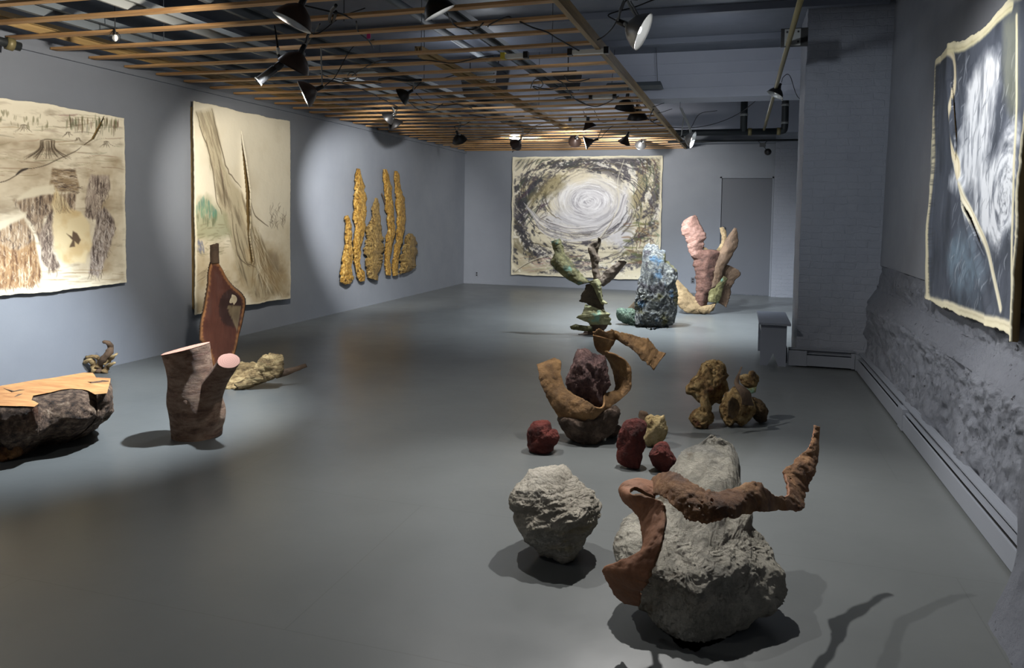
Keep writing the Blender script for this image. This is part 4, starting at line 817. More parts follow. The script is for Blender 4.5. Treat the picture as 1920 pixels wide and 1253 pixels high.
# hanger wires
for px, py, wl in ((307, 75, 'at the upper left, above the gap between the two left paintings'), (645, 40, 'beside the pink tape'), (790, 95, 'just left of the yellow capped conduit piece'), (795, 150, 'left of the black heater'), (1035, 100, 'left of the first white power strip'),
                   (712, 190, 'left of the single black cone lamp'), (1010, 200, 'between black heater and second power strip')):
    c = hit(px, py, 2, ZG+.02); tag(MB().tube([c, (c[0], c[1], ZC if c[1] < 10 else ZC+.3)], .0035, 5).build('hanger_wire', M['cordw']), 'thin grid wire '+wl, 'wire', 'hanger wires of the slat grid')
# junction plate, long conduit and black plumbing at right
YH = 13.6; ZH = 2.99
pipe('long_conduit', [(.36, 2.4, 3.0), (.36, YH-.05, 3.0)], .022, 'pipey', 'long brass-coloured conduit running back beside the brick pillar to the black pipes', 'conduit')
t = thing('bracket_plate', (.4, 7.0, 3.1), 'square steel bracket plate with four dark holes on the long conduit', 'bracket')
MB().box((.30, 7.0, 2.985), (.52, 7.03, 3.14)).build('backing', M['black'], t)
MB().box((.33, 6.985, 2.99), (.46, 6.999, 3.13)).build('plate', M['steel'], t)
for dx in (.35, .44):
    for z in (3.02, 3.105): MB().lathe([(0, 0), (.009, 0), (.009, -.004), (0, -.004)], (dx, 6.984, z), (0, 1, 0), 10).build('bolt_hole', M['black'], t)
a = hit(1250, 253, 1, YH); b = hit(1465, 243, 1, YH); zz = (a[2]+b[2])/2
u1 = hit(1396, 183, 1, YH); u2 = hit(1473, 183, 1, YH)
t = thing('black_plumbing', ((a[0]+b[0])/2, YH, zz), 'black horizontal drain pipe with two risers under the far beam', 'pipe')
MB().tube([(XL+3.2, YH, zz), (b[0]-.05, YH, zz)], .055, 14).build('main_pipe', M['pipe'], t, True)
MB().tube([(u1[0], YH, zz), (u1[0], YH, u1[2])], .06, 14).build('riser', M['pipe'], t, True)
MB().tube(smooth_curve([(b[0]-.08, YH, zz), (u2[0]-.04, YH, zz+.01), (u2[0], YH, zz+.08), (u2[0], YH, u2[2])], 6), .058, 14).build('riser', M['pipe'], t, True)
MB().tube([(u1[0]-.03, YH, u1[2]-.02), (u2[0]+.1, YH, u2[2]-.02)], .014, 8).build('cross_rod', M['black'], t, True)
for x, z, r in ((u1[0], zz+.27, .068), (u2[0], zz+.42, .066), (u2[0], zz+.12, .066)): MB().tube([(x, YH, z), (x, YH, z+.04)], r, 14).build('clamp_ring', M['steel'], t, True)
for px in (1406, 1460):
    q = hit(px, 247, 1, YH); MB().tube([(q[0]-.03, YH, zz), (q[0]+.03, YH, zz)], .064, 14).build('coupling', M['pipey'], t, True)
MB().tube([(a[0], YH+.3, zz-.12), (u2[0]+.25, YH+.3, zz-.12)], .018, 8).build('thin_pipe', M['pipe'], t, True)
t = thing('sensor', hit(1440, 285, 1, 13.8), 'small black sensor hanging on a wire bracket above the far grey door', 'sensor')
q = hit(1440, 285, 1, 13.8); q2 = hit(1430, 272, 1, 13.8); q3 = hit(1420, 250, 1, 13.8); q4 = hit(1441, 250, 1, 13.8); q3[1] = q4[1] = YH+.3; q3[2] = q4[2] = zz-.12
MB().lathe([(0, .05), (.04, .045), (.058, .01), (.058, -.03), (.03, -.06), (0, -.06)], q, (.2, -1, -.1), 14).build('head', M['black'], t, True)
MB().box(q2-np.array([.05, .03, .03]), q2+np.array([.05, .03, .03])).build('mount', M['black'], t)
MB().tube([q3, q2, q], .007, 6).tube([q4, q2], .007, 6).build('bracket_wire', M['cordw'], t)

# ------------------------------------------------------------------ lamps
def lamp(px, py, diam, d, m_, lab, size=.24, mode='off', zz=None, cone=False, arm=None, light=None):
    t_ = FPX*size/diam; c = at(px, py, t_)
    if zz is not None: c = hit(px, py, 2, zz); size = diam/FPX*float((c-EYE)@FW)
    dv = RT*d[0]+UP*d[1]+FW*d[2]; dv /= np.linalg.norm(dv); R = size/2
    top = c-dv*R*1.05
    t = thing('clamp_lamp', c, lab, 'lamp')
    k = 1.0 if not cone else 1.25
    prof_ = [(.16, -.98*k), (.26, -.93*k), (.36, -.86*k), (.62, -.66*k), (.85, -.36*k), (.97, -.1*k), (1.0, 0), (1.03, .015)]
    if cone: prof_ = [(.16, -1.2), (.24, -1.12), (.30, -1.0), (.62, -.5), (.95, -.04), (1, 0), (1.03, .015)]
    MB().lathe([(r*R, h*R) for r, h in prof_], c, dv, 32).build('shade', M[m_], t, True)
    MB().lathe([(r*R*.965, h*R*.965) for r, h in prof_[:-1]]+[(1.0*R, .01*R)], c+dv*.002, dv, 32).build('reflector', M['refl'], t, True)
    MB().lathe([(0, -1.55*R*k), (.15*R, -1.52*R*k), (.17*R, -1.0*R*k), (.13*R, -.8*R*k), (0, -.8*R*k)], c, dv, 14).build('socket', M['black'], t, True)
    MB().lathe([(0, -.12*R), (.16*R, -.17*R), (.25*R, -.34*R), (.2*R, -.52*R), (.1*R, -.72*R), (.09*R, -.8*R)], c, dv, 14).build('bulb', M[{'off': 'bulboff', 'on': 'bulb', 'soft': 'bulblow'}[mode]], t, True)
    e = c-dv*R*1.45*k; g_ = np.array([e[0]+.03, e[1]+.02, ZG+.0])
    g_ = np.array([e[0]+.03, min(ys, key=lambda q: abs(q-e[1])), ZG+.008]) if e[0] < XE(e[1])-.05 else g_; side = np.cross(dv, [0, 0, 1.]); side /= np.linalg.norm(side)+1e-6
    MB().tube([e, (e+g_)/2+side*.03, g_], .006, 6).tube([e+side*.02, (e+g_)/2+side*.05, g_+side*.02], .005, 6).build('clamp', M['steel'], t)
    MB().lathe([(0, .02), (.012, .016), (.016, 0), (.012, -.016), (0, -.02)], c-dv*R*.98*k+side*.03, side, 10).build('joint_nut', M['steel'], t, True)
    cp = [e-dv*.02, e-dv*.07+np.array([0, 0, .02]), e+np.array([.10, .05, .10]), np.array([e[0]+.22, e[1]+.12, ZG+.03]), np.array([e[0]+.45, e[1]+.05, ZG+.06])]
    MB().tube(smooth_curve(cp, 6), .0042, 6).build('cord', M['cord'], t, True)
    if light:
        en, tg_, sz, co, rd = light; spot('lamp_or_fill_light', c+dv*.035, tg_, en, sz, .7, co, rd)
    if arm is not None:
        dep = float((c-EYE)@FW); P = [at(x, y, dep) for x, y in arm]; MB().tube([P[0], (P[0][0], P[0][1], ZC if P[0][1] < 10 else ZC+.3)], .003, 5).build('hanger_wire', M['cordw'], t)
        P = P; MB().tube(P, .009, 6).tube([p+RT*.02 for p in P], .006, 6).build('spring_arm', M['steel'], t)
    return t
lamp(548, 42, 76, (-.42, -.85, -.02), 'brownmetal', 'largest brown dome clamp lamp, topmost of the cluster at upper left', .24, light=(290, (-5.7, 4.7, 1.65), 78, WARM, .05))
lamp(550, 126, 62, (-.50, -.84, .18), 'brownmetal', 'brown dome lamp hanging right beside the black spotlight tube', .235, light=(680, (-4.75, 4.2, 0), 80, COOL, .04))
lamp(569, 177, 52, (-.90, -.42, -.2), 'brownmetal', 'brown cone lamp turned toward the left wall, lowest of the upper left cluster', .23, light=(290, (-5.7, 7.85, 1.5), 58, WARM, .05))
lamp(752, 182, 34, (-.85, -.45, .15), 'black', 'black cone lamp alone on the slats in the middle left of the grid', .2, zz=2.70, light=(1100, (-5.7, 11.2, 1.3), 48, NEU, .04))
lamp(726, 223, 26, (-.75, -.55, .3), 'black', 'left one of the paired black dome lamps above the gilded bark', .22, zz=2.72)
lamp(742, 236, 30, (.45, -.8, .4), 'black', 'right one of the paired black dome lamps above the gilded bark', .22, light=(40, (-4.2, 10.5, 0), 120, COOL, .04))
lamp(862, 264, 28, (.25, -.75, .6), 'black', 'black lamp under the grid in the far left corner of the room', .22)
lamp(964, 260, 22, (.1, .9, -.3), 'brownmetal', 'upper brown lamp of the stacked pair over the left end of the storm painting', .2, cone=True, light=(170, (-3.8, 15.3, 1.6), 110, NEU, .05))
lamp(967, 272, 24, (-.45, -.45, .75), 'brownmetal', 'lower brown lamp of the stacked pair, round back to the room', .2, mode='soft')
lamp(1106, 240, 28, (.35, -.9, .1), 'brownmetal', 'dark brown cone lamp hanging highest above the middle of the storm painting', .22, cone=True, light=(320, (-.7, 12.1, .2), 100, COOL, .03))
lamp(1078, 266, 24, (0, -.35, .93), 'brownmetal', 'round brown lamp seen from behind over the storm painting', .22, zz=2.76)
lamp(1097, 268, 27, (-.93, -.25, .1), 'brownmetal', 'brown cone lamp with its lit mouth turned left over the storm painting', .22, mode='soft', cone=True, light=(170, (-3.0, 15.3, 1.4), 115, NEU, .05))
lamp(1170, 268, 24, (-.3, -.8, .4), 'brownmetal', 'brown lamp over the right part of the storm painting', .21, cone=True, light=(170, (-2.0, 15.3, 1.3), 115, NEU, .05))
lamp(1201, 272, 21, (0, -.45, .88), 'graymetal', 'shiny metal lamp seen from behind over the right end of the storm painting', .2)
lamp(1172, 205, 40, (-.1, -.82, .35), 'black', 'upper left one of the two big black dome lamps beside the wooden rail', .27, light=(340, (-1.7, 10.4, 0), 120, COOL, .03))
lamp(1195, 223, 38, (.05, -.86, .32), 'black', 'lower right one of the two big black dome lamps beside the wooden rail', .27, light=(560, (-1.0, 11.2, 0), 110, COOL, .03))
lamp(1299, 262, 31, (.86, -.35, -.40), 'graymetal', 'silver lamp with a bright rim hanging right of the grid on a steel spring arm', .22, mode='soft', arm=[(1275, 202), (1292, 238), (1294, 250)], light=(160, (-.2, 11.8, 0), 120, COOL, .03))
lamp(1206, 60, 72, (.85, -.46, -.28), 'graymetal', 'big silver lamp shining at the camera, right of the wooden rail', .24, mode='on', arm=[(1176, 2), (1193, 32)], light=(300, (-.05, 2.9, 0), 104, NEU, .025))
lamp(824, 24, 62, (.45, -.86, .2), 'black', 'lit black lamp cut by the top edge of the picture', .24, mode='on', zz=2.76, light=(180, (-1.0, 4.9, 0), 112, NEU, .025))
lamp(1453, 178, 31, (-.45, -.88, .05), 'black', 'black dome lamp clamped to the conduit beside the brick pillar', .24, zz=2.92, light=(14, (-.1, 9.5, 0), 120, COOL, .04))
# black spotlight tube
tt0 = FPX*.24/62; p0 = at(530, 118, tt0); p1 = at(484, 153, tt0-.05); dv = (p1-p0)/np.linalg.norm(p1-p0); L_ = float(np.linalg.norm(p1-p0))
t = thing('spotlight_tube', p0, 'slim black spotlight tube pointing down left beside the brown lamps', 'lamp')
MB().lathe([(0, 0), (.022, 0), (.028, .01), (.028, .06), (.024, .062), (.024, .07), (.03, .072), (.03, L_-.01), (.034, L_-.01), (.034, L_)], p0, dv, 20).build('barrel', M['black'], t, True)
MB().lathe([(0, L_-.012), (.031, L_-.012)], p0, dv, 20).build('lens', M['refl'], t)
MB().lathe([(.032, L_-.004), (.037, L_-.004), (.037, L_+.004), (.032, L_+.004)], p0, dv, 20).build('rim_ring', M['steel'], t)
q = at(515, 48, tt0); q1 = at(521, 90, tt0); q2 = at(524, 112, tt0)
MB().tube([q, q1, q2, p0+dv*.03], [.004, .009, .011, .009], 8).build('stem', M['black'], t, True)
MB().tube([q1+(q2-q1)*.0, q1+(q2-q1)*.55], .013, 8).build('white_sleeve', M['white'], t, True)
# small caged bulb near the left wall
c = at(216, 68, 5.75)
t = thing('pendant_bulb', c, 'small caged bulb hanging on a black cord above the slats at upper left', 'lamp')
MB().tube([(c[0], c[1], c[2]+.04), (c[0], c[1], ZC)], .004, 6).build('cord', M['cord'], t)
MB().lathe([(.012, .05), (.016, .03), (.016, .01)], c, (0, 0, 1), 12).build('socket', M['black'], t, True)
MB().lathe([(.012, .01), (.022, -.005), (.022, -.02), (.012, -.035), (0, -.04)], c, (0, 0, 1), 12).build('bulb', M['bulboff'], t, True)
mb = MB()
for k in range(6):
    a = k*PI/3; mb.tube([(c[0]+r*math.cos(a), c[1]+r*math.sin(a), c[2]+z) for r, z in ((.015, .035), (.035, .01), (.038, -.02), (.03, -.045))], .002, 4)
mb.build('cage', M['black'], t)
# cables draped over the grid
def cable(pts, lab, z=ZG-.012, r=.0055, m_='cord'):
    P = [hit(x, y, 2, z) if zz_ is None else hit(x, y, 2, zz_) for x, y, zz_ in [(p+(None,))[:3] for p in pts]]
    tag(MB().tube(smooth_curve(P, 6), r, 6).build('cable', M[m_], None, True), lab, 'cable')
cable([(838, 25), (850, 45), (870, 54), (893, 54), (906, 43)], 'black cable looping below the slats right of the lit lamp at the top edge')
cable([(915, 50), (920, 45), (950, 32), (958, 33)], 'short black cable between the second and third slats near the top')
cable([(975, 41), (1000, 52), (1025, 60), (1045, 72), (1080, 92), (1090, 97)], 'black cable running from the upper slats to the first white power strip')
cable([(640, 155), (700, 118), (745, 113), (800, 113), (850, 118), (900, 108), (925, 105)], 'long dark cable along the slats to the yellow capped conduit piece')
cable([(600, 138), (615, 144), (640, 150), (690, 154), (715, 156)], 'dark cable on the slats right of the brown lamps')
cable([(600, 148), (640, 156), (680, 168), (720, 187), (745, 200)], 'sagging dark cable reaching the single black cone lamp')
cable([(780, 175), (800, 192), (830, 198), (860, 196), (885, 203)], 'dark cable sagging between slats below the black heater')
cable([(760, 185), (785, 205), (810, 206), (830, 195)], 'short sagging cable right of the single black cone lamp')
cable([(1045, 150), (1058, 158), (1068, 175), (1085, 190), (1115, 200), (1140, 192), (1160, 180)], 'black cable sagging left of the two big black dome lamps')
cable([(1058, 142), (1066, 152), (1085, 153), (1105, 148)], 'short black cable over the far right slats')
cable([(995, 165), (1000, 152), (1010, 148), (1018, 158), (1008, 167), (1000, 162), (1030, 168), (1052, 162)], 'coiled black cable among the far slats in the middle')
cable([(1213, 222, ZG), (1240, 236, ZG), (1290, 240, ZG), (1340, 232, ZG+.05), (1390, 210, ZG+.2), (1445, 165, ZG+.4)], 'thin black cable hanging from the rail corner across to the long conduit')
cable([(1195, 0, 3.1), (1175, 0, 3.05), (1165, 20, 2.98), (1150, 50, 2.9), (1132, 68, 2.87), (1120, 75, 2.86)], 'black cable from the big silver lamp down to the wooden rail')
cable([(668, 40), (672, 60), (690, 75), (700, 90)], 'black cable hanging from the upper slats beside the pink tape')
cable([(560, 8), (590, 15), (620, 22), (640, 26), (660, 35)], 'black cable over the slats right of the largest brown lamp')
cable([(600, 45), (590, 60), (575, 85), (565, 105)], 'black cable between the two upper brown dome lamps')
cable([(630, 10), (622, 20), (618, 38), (624, 40), (630, 22)], 'bundle of black cable hanging at the top right of the brown lamps', r=.012)
cable([(650, 148), (655, 137), (665, 137), (668, 147), (660, 150)], 'small coil of black cable at the end of the tube light')
cable([(710, 150), (730, 147), (760, 151), (790, 150)], 'black plug bar lying on the slats above the single black cone lamp', r=.014)
cable([(1040, 185), (1060, 182), (1080, 186), (1100, 196)], 'thin cable on the slats left of the second power strip', r=.004)
cable([(880, 215), (930, 222), (980, 218), (1030, 226)], 'dark cable along the far slats above the storm painting')
cable([(1225, 205), (1218, 220), (1222, 228), (1232, 224)], 'small cable knot on the wooden rail at its far end', r=.008)
#@@PART4
# ------------------------------------------------------------------ painting on sheets
class Canvas:
    """a painted sheet on a wall: (a, z) wall coordinates in metres"""
    def __init__(s_, a0, a1, z0, z1, cell, p2w, basec):
        s_.a0, s_.z1 = a0, z1; s_.W = int(round(abs(a1-a0)/cell)); s_.H = int(round((z1-z0)/cell)); s_.sa = (a1-a0)/s_.W; s_.sz = (z1-z0)/s_.H; s_.cell = cell; s_.p2w = p2w
        s_.X, s_.Y = np.meshgrid(np.arange(s_.W+1)*cell, np.arange(s_.H+1)*cell)      # metres from the upper left
        s_.img = np.ones((s_.H+1, s_.W+1, 3))*np.array(basec, float)
    def q(s_, px, py):
        a, z = s_.p2w(px, py); return (a-s_.a0)/s_.sa*s_.cell, (s_.z1-z)/s_.sz*s_.cell
    def wash(s_, mask, col, a=1):
        m = np.clip(mask, 0, 1)[..., None]*a; s_.img[:] = s_.img*(1-m)+np.array(col, float)*m
    def stroke(s_, pts, w, col, a=1, soft=.5, px=True, taper=True, wob=0):
        P = [s_.q(*p) for p in pts] if px else list(pts)
        if len(P) > 2: P = smooth_curve([(x, y) for x, y in P], 4)
        P = np.array(P)
        if wob: P = P+np.array([[float(vnoise(np.array([i*.9, w*999+k*9, P[0][0]*50]))) for k in (0, 1)] for i in range(len(P))])*wob
        n_ = len(P)-1; x0, y0 = P.min(0)-w*2; x1, y1 = P.max(0)+w*2
        i0, i1 = max(0, int(x0/s_.cell)), min(s_.W+1, int(x1/s_.cell)+2); j0, j1 = max(0, int(y0/s_.cell)), min(s_.H+1, int(y1/s_.cell)+2)
        if i1 <= i0 or j1 <= j0: return
        X = s_.X[j0:j1, i0:i1]; Y = s_.Y[j0:j1, i0:i1]; best = np.zeros_like(X)
        for k in range(n_):
            A, B = P[k], P[k+1]; d = B-A; L2 = d@d+1e-12; t = np.clip(((X-A[0])*d[0]+(Y-A[1])*d[1])/L2, 0, 1)
            D_ = np.hypot(X-A[0]-t*d[0], Y-A[1]-t*d[1]); u = (k+t)/n_; ww = w*(.35+.65*np.sin(PI*np.clip(u, .02, .98))**.6) if taper else w
            best = np.maximum(best, np.clip((1-D_/ww)/soft, 0, 1))
        m = (best*a)[..., None]; s_.img[j0:j1, i0:i1] = s_.img[j0:j1, i0:i1]*(1-m)+np.array(col, float)*m
    def poly(s_, pts, soft=.01, wob=.01, seed=0):
        """soft mask of a polygon given in picture points"""
        P = np.array([s_.q(*p) for p in pts]); X = s_.X+wob*n2(s_.X, s_.Y, 14, 3, seed); Y = s_.Y+wob*n2(s_.X, s_.Y, 14, 3, seed+5)
        ins = np.zeros(X.shape, bool); D_ = np.full(X.shape, 9.)
        for k in range(len(P)):
            (xa, ya), (xb, yb) = P[k], P[(k+1) % len(P)]
            c = ((ya > Y) != (yb > Y)) & (X < (xb-xa)*(Y-ya)/(yb-ya+1e-12)+xa); ins ^= c
            dx, dy = xb-xa, yb-ya; t = np.clip(((X-xa)*dx+(Y-ya)*dy)/(dx*dx+dy*dy+1e-12), 0, 1); D_ = np.minimum(D_, np.hypot(X-xa-t*dx, Y-ya-t*dy))
        return np.clip(.5+np.where(ins, 1, -1)*D_/soft/2, 0, 1)
def lin(a): a = np.clip(a, 0, 255)/255; return np.where(a <= .04045, a/12.92, ((a+.055)/1.055)**2.4)
n = NT('painted_sheet'); A_ = n.add('ShaderNodeAttribute'); A_.attribute_name = 'Paint'; n.base(A_.outputs['Color']); n.rough(.75); n.bump(n.noise(60, 6, .7), .25, .004); n.bump(n.noise(5, 3), .25, .03); M['sheet'] = n.m
M['sheetback'] = mat_plain('brown_backing', s(120, 98, 58), .8, 0, .4, 30)
def sheet(cv_, to3, name, parent, slits=(), relief=None, edge=.012, roll=None, thick=.02, lift=.05, seed=0):
    """hang the canvas: to3(a, z, off) -> world; slits = [[(x, y, halfwidth)...]] in canvas metres, opened sideways"""
    H, W = cv_.H+1, cv_.W+1; X = cv_.X.copy(); Y = cv_.Y.copy(); Wm, Hm = X.max(), Y.max(); off = np.full(X.shape, lift)
    rem = np.zeros((H-1, W-1), bool)
    for sl in slits:
        S = np.array(sl); xs = np.interp(Y, S[:, 1], S[:, 0]); hw = np.interp(Y, S[:, 1], S[:, 2], left=0, right=0)
        d = X-xs; sg = np.where(d >= 0, 1, -1); fall = np.clip(1-np.abs(d)/.18, 0, 1)**2*np.clip(np.minimum(X, Wm-X)/.15, 0, 1)
        cross = (sg[:-1, :-1] != sg[:-1, 1:]) | (sg[1:, :-1] != sg[1:, 1:]) | (sg[:-1, :-1] != sg[1:, :-1]) | (sg[:-1, 1:] != sg[1:, 1:])
        rem |= cross & ((hw[:-1, :-1] > .004) | (hw[1:, :-1] > .004))
        X = X+sg*hw*fall; off = off+hw*.8*fall**2
    # uneven deckle edge
    ex = (2*cv_.X/Wm-1); ey = (2*cv_.Y/Hm-1)
    X = X+edge*np.sign(ex)*np.abs(ex)**12*n2(cv_.Y*0+seed, cv_.Y, 5, 5, seed+1, .6)*1.6
    Y = Y+edge*np.sign(ey)*np.abs(ey)**12*n2(cv_.X, cv_.X*0+seed, 4, 5, seed+2, .6)*1.6
    off = off+.012*n2(cv_.X, cv_.Y, 1.6, 3, seed+3)
    if relief is not None: off = off+relief
    V = np.stack([cv_.a0+X/cv_.cell*cv_.sa, off, cv_.z1-Y/cv_.cell*cv_.sz], -1).reshape(-1, 3)
    V = to3(V)
    jj, ii = np.nonzero(~rem); a = jj*W+ii; F = np.stack([a, a+W, a+W+1, a+1], 1)
    ob = link_mesh(name, [], [], [M['sheet'], M['sheetback']], None)
    me = ob.data; me.vertices.add(len(V)); me.vertices.foreach_set('co', V.astype(np.float32).ravel())
    me.loops.add(F.size); me.polygons.add(len(F)); me.loops.foreach_set('vertex_index', F.astype(np.int32).ravel()); me.polygons.foreach_set('loop_start', np.arange(0, F.size, 4, dtype=np.int32)); me.polygons.foreach_set('loop_total', np.full(len(F), 4, np.int32))
    me.polygons.foreach_set('use_smooth', [True]*len(F)); me.update(calc_edges=True)
    c = me.color_attributes.new('Paint', 'FLOAT_COLOR', 'POINT'); cc = np.ones((len(V), 4), np.float32); cc[:, :3] = lin(cv_.img).reshape(-1, 3); c.data.foreach_set('color', cc.ravel())
    md = ob.modifiers.new('thickness', 'SOLIDIFY'); md.thickness = thick; md.offset = -1; md.use_rim = True; md.material_offset = 1; md.material_offset_rim = 0
    if parent: put(ob, parent)
    return ob
R_ = np.random.default_rng(3)
def rnd(a, b): return float(R_.uniform(a, b))
# --- 1. stump painting on the left wall
def p2w_left(px, py): q = hit(px, py, 0, XL+.05); return q[1], q[2]
C = Canvas(3.75, 5.87, .79, 2.37, .0055, p2w_left, (218, 209, 186))
X, Y = C.X, C.Y
f = n2(X*.35, Y, 7, 5, 1, .6); C.wash((f*1.6-.05)*np.clip((Y-.12)*4, 0, 1), (128, 112, 88), .75)
f = n2(X*.5, Y*2, 12, 4, 2, .6); C.wash(f*1.8-.2, (92, 78, 60), .45)
C.wash(n2(X*.4, Y, 4, 3, 3)*2-.2, (226, 218, 194), .6)
C.wash(C.poly([(-60, 262), (60, 268), (130, 285), (60, 316), (-60, 340)], .12, .08, 72)*(.6+n2(X*.3, Y*1.4, 12, 4, 73)), (134, 116, 90), .7)
C.wash(C.poly([(150, 310), (222, 300), (224, 520), (200, 522), (150, 500)], .1, .06, 74)*(.6+n2(X, Y, 7, 4, 75)), (140, 120, 90), .7)
C.wash(C.poly([(-60, 345), (60, 330), (100, 335), (90, 362), (20, 372), (-60, 400)], .1, .06, 76)*(.6+n2(X*.4, Y, 9, 4, 77)), (136, 116, 88), .7)
for i in range(60):
    x, y = rnd(-60, 222), rnd(215, 330); C.stroke([(x, y), (x+rnd(12, 30), y+rnd(-2, 3)), (x+rnd(35, 60), y+rnd(-4, 6))], rnd(.003, .009), (rnd(90, 130),)*1+(rnd(80, 110), rnd(60, 84)), rnd(.2, .55), .9)
for i in range(70):    # dark pines upper right, hills upper left
    x = rnd(122, 222); y = 222+(x-122)*.06+rnd(0, 22); C.stroke([(x, y-rnd(6, 14)), (x+rnd(-1, 1), y+rnd(2, 8))], rnd(.006, .014), (rnd(66, 98), rnd(66, 92), rnd(46, 60)), rnd(.4, .75), .9)
for i in range(46):
    x = rnd(-60, 95); y = 198+(x+60)*.16+rnd(0, 26); C.stroke([(x, y-rnd(3, 8)), (x+rnd(-2, 2), y+3)], rnd(.006, .016), (98, 94, 66), rnd(.3, .65), .9)
def stump(cx, cy, w_, h_, n_=40, dark=(66, 54, 40)):
    for i in range(n_):
        u = rnd(-1, 1); top_ = (cx+u*w_*.42, cy-h_*.5+rnd(-1, 1)); C.stroke([top_, (cx+u*w_*.5, cy), (cx+u*w_*(.9+abs(u)*.5), cy+h_*.5+rnd(-2, 4))], rnd(.0025, .006), dark, rnd(.3, .8), .9)
    C.stroke([(cx-w_*.42, cy-h_*.5), (cx, cy-h_*.58), (cx+w_*.42, cy-h_*.5)], .006, dark, .7, .7)
stump(88, 280, 34, 32, 60); stump(43, 240, 14, 10, 12); stump(127, 251, 10, 5, 8); stump(146, 262, 10, 5, 8); stump(199, 270, 12, 8, 10)
def bark_area(poly, n_, base_, dark, lite, vert=True, sc=1, seed=0):
    m = C.poly(poly, .012, .012, seed); C.wash(m, base_, .9)
    g_ = n2(X*(9 if vert else 1.3), Y*(1.3 if vert else 9), 7*sc, 4, seed, .6); C.wash(m*np.clip(g_*3-.2, 0, 1), dark, .85); C.wash(m*np.clip(-g_*3-.5, 0, 1), lite, .8)
    P = np.array(poly); x0, y0 = P.min(0); x1, y1 = P.max(0)
    for i in range(n_*3):
        x, y = rnd(x0, x1), rnd(y0, y1); q = C.q(x, y); j, k = int(q[1]/C.cell), int(q[0]/C.cell)
        if 0 <= j <= C.H and 0 <= k <= C.W and m[j, k] > .5:
            L_ = rnd(4, 15); C.stroke([(x, y), (x+rnd(-3, 3), y+L_*.5), (x+rnd(-4, 4), y+L_)] if vert else [(x, y), (x+L_*.5, y+rnd(-2, 2)), (x+L_, y+rnd(-2, 3))], rnd(.003, .009), dark if rnd(0, 1) < .5 else lite, rnd(.25, .7), .9)
    return m
DK, LT = (62, 50, 44), (208, 196, 176)
bark_area([(98, 315), (140, 318), (148, 352), (144, 362), (92, 358)], 40, (132, 112, 84), DK, LT, False, 1, 11)
bark_area([(168, 328), (202, 330), (205, 355), (192, 380), (184, 412), (158, 408), (160, 370)], 70, (148, 134, 122), DK, LT, True, 1, 12)
bark_area([(24, 376), (80, 366), (142, 362), (140, 392), (84, 404), (72, 450), (60, 420)], 110, (142, 122, 100), DK, LT, True, 1, 13)
bark_area([(-60, 452), (8, 420), (44, 408), (62, 440), (70, 480), (75, 530), (-60, 545)], 150, (152, 128, 100), DK, LT, True, 1, 14)
bark_area([(-60, 455), (0, 458), (30, 470), (64, 452), (78, 520), (60, 538), (-60, 546)], 140, (158, 126, 88), (88, 60, 40), (220, 208, 184), True, 1, 15)
bark_area([(182, 398), (195, 388), (212, 410), (216, 430), (200, 480), (184, 520), (166, 512), (170, 470), (178, 430)], 130, (150, 138, 128), DK, (206, 198, 190), True, 1, 16)
bark_area([(72, 440), (95, 400), (106, 430), (96, 470), (112, 500), (100, 512), (80, 495)], 70, (128, 112, 100), DK, LT, True, 1.4, 17)
m = C.poly([(104, 352), (112, 366), (122, 378), (132, 392), (150, 398), (166, 420), (172, 460), (158, 492), (130, 496), (110, 488), (100, 460), (98, 420), (100, 400), (96, 384)], .014, .014, 21); C.wash(m, (214, 198, 158), .95); C.wash(m*np.clip(n2(X, Y, 9, 4, 22)*2, 0, 1), (188, 160, 112), .6)
for i in range(26):
    x = rnd(100, 128); C.stroke([(x, rnd(352, 372)), (x+rnd(-5, 8), 385), (x+rnd(-3, 12), 400)], .004, (120, 102, 78), .5, .9)
m = C.poly([(124, 438), (134, 444), (136, 434), (144, 438), (150, 450), (146, 458), (138, 452), (140, 462), (130, 464), (134, 450)], .006, .008, 23); C.wash(m, (78, 60, 44), .9)
C.wash(C.poly([(30, 372), (60, 352), (100, 345), (104, 360), (60, 370), (30, 378)], .012, .01, 24), (216, 208, 184), .9)
C.wash(C.poly([(-60, 440), (0, 415), (50, 398), (44, 408), (0, 432), (-60, 462)], .012, .01, 25), (216, 208, 184), .9)
for a in ([(-60, 345), (0, 342), (28, 330), (44, 318), (60, 316)], [(60, 316), (85, 310), (110, 298), (140, 284), (152, 275)]): C.stroke(a, .0055, (60, 48, 36), .85, .6)
C.stroke([(30, 328), (40, 320), (52, 316)], .014, (40, 32, 26), .9, .6)
for i in range(20):
    y = rnd(505, 540); x = rnd(70, 215); C.stroke([(x, y), (x+20, y+rnd(-2, 2)), (x+rnd(25, 50), y)], .007, (128, 104, 72), .4, .9)
bd = np.minimum(np.minimum(X.max()-X, 9), np.minimum(Y, Y.max()-Y)); C.wash(np.clip(1-(bd+.012*n2(X, Y, 14, 3, 4))/.045, 0, 1)**1.2, (226, 219, 196), .85)
qs = [C.q(x, y) for x, y in ((196, 218), (186, 236), (172, 262), (158, 272))]
sl = [[(qs[0][0], qs[0][1]-.02, 0), (qs[0][0], qs[0][1], .004), (qs[1][0], qs[1][1], .020), (qs[2][0], qs[2][1], .022), (qs[3][0], qs[3][1], .004), (qs[3][0]-.02, qs[3][1]+.02, 0)]]
def to_left(V): return np.stack([XL+V[:, 1], V[:, 0], V[:, 2]], 1)
t = thing('stump_painting', (XL, 4.8, 1.58), 'large brown painting of felled stumps cut by the left picture edge', 'painting')
sheet(C, to_left, 'painted_sheet', t, sl, None, .012, None, .018, .055, 1)
MB().box((XL+.001, 3.85, .86), (XL+.03, 5.80, 2.30)).build('backing', M['sheetback'], t)
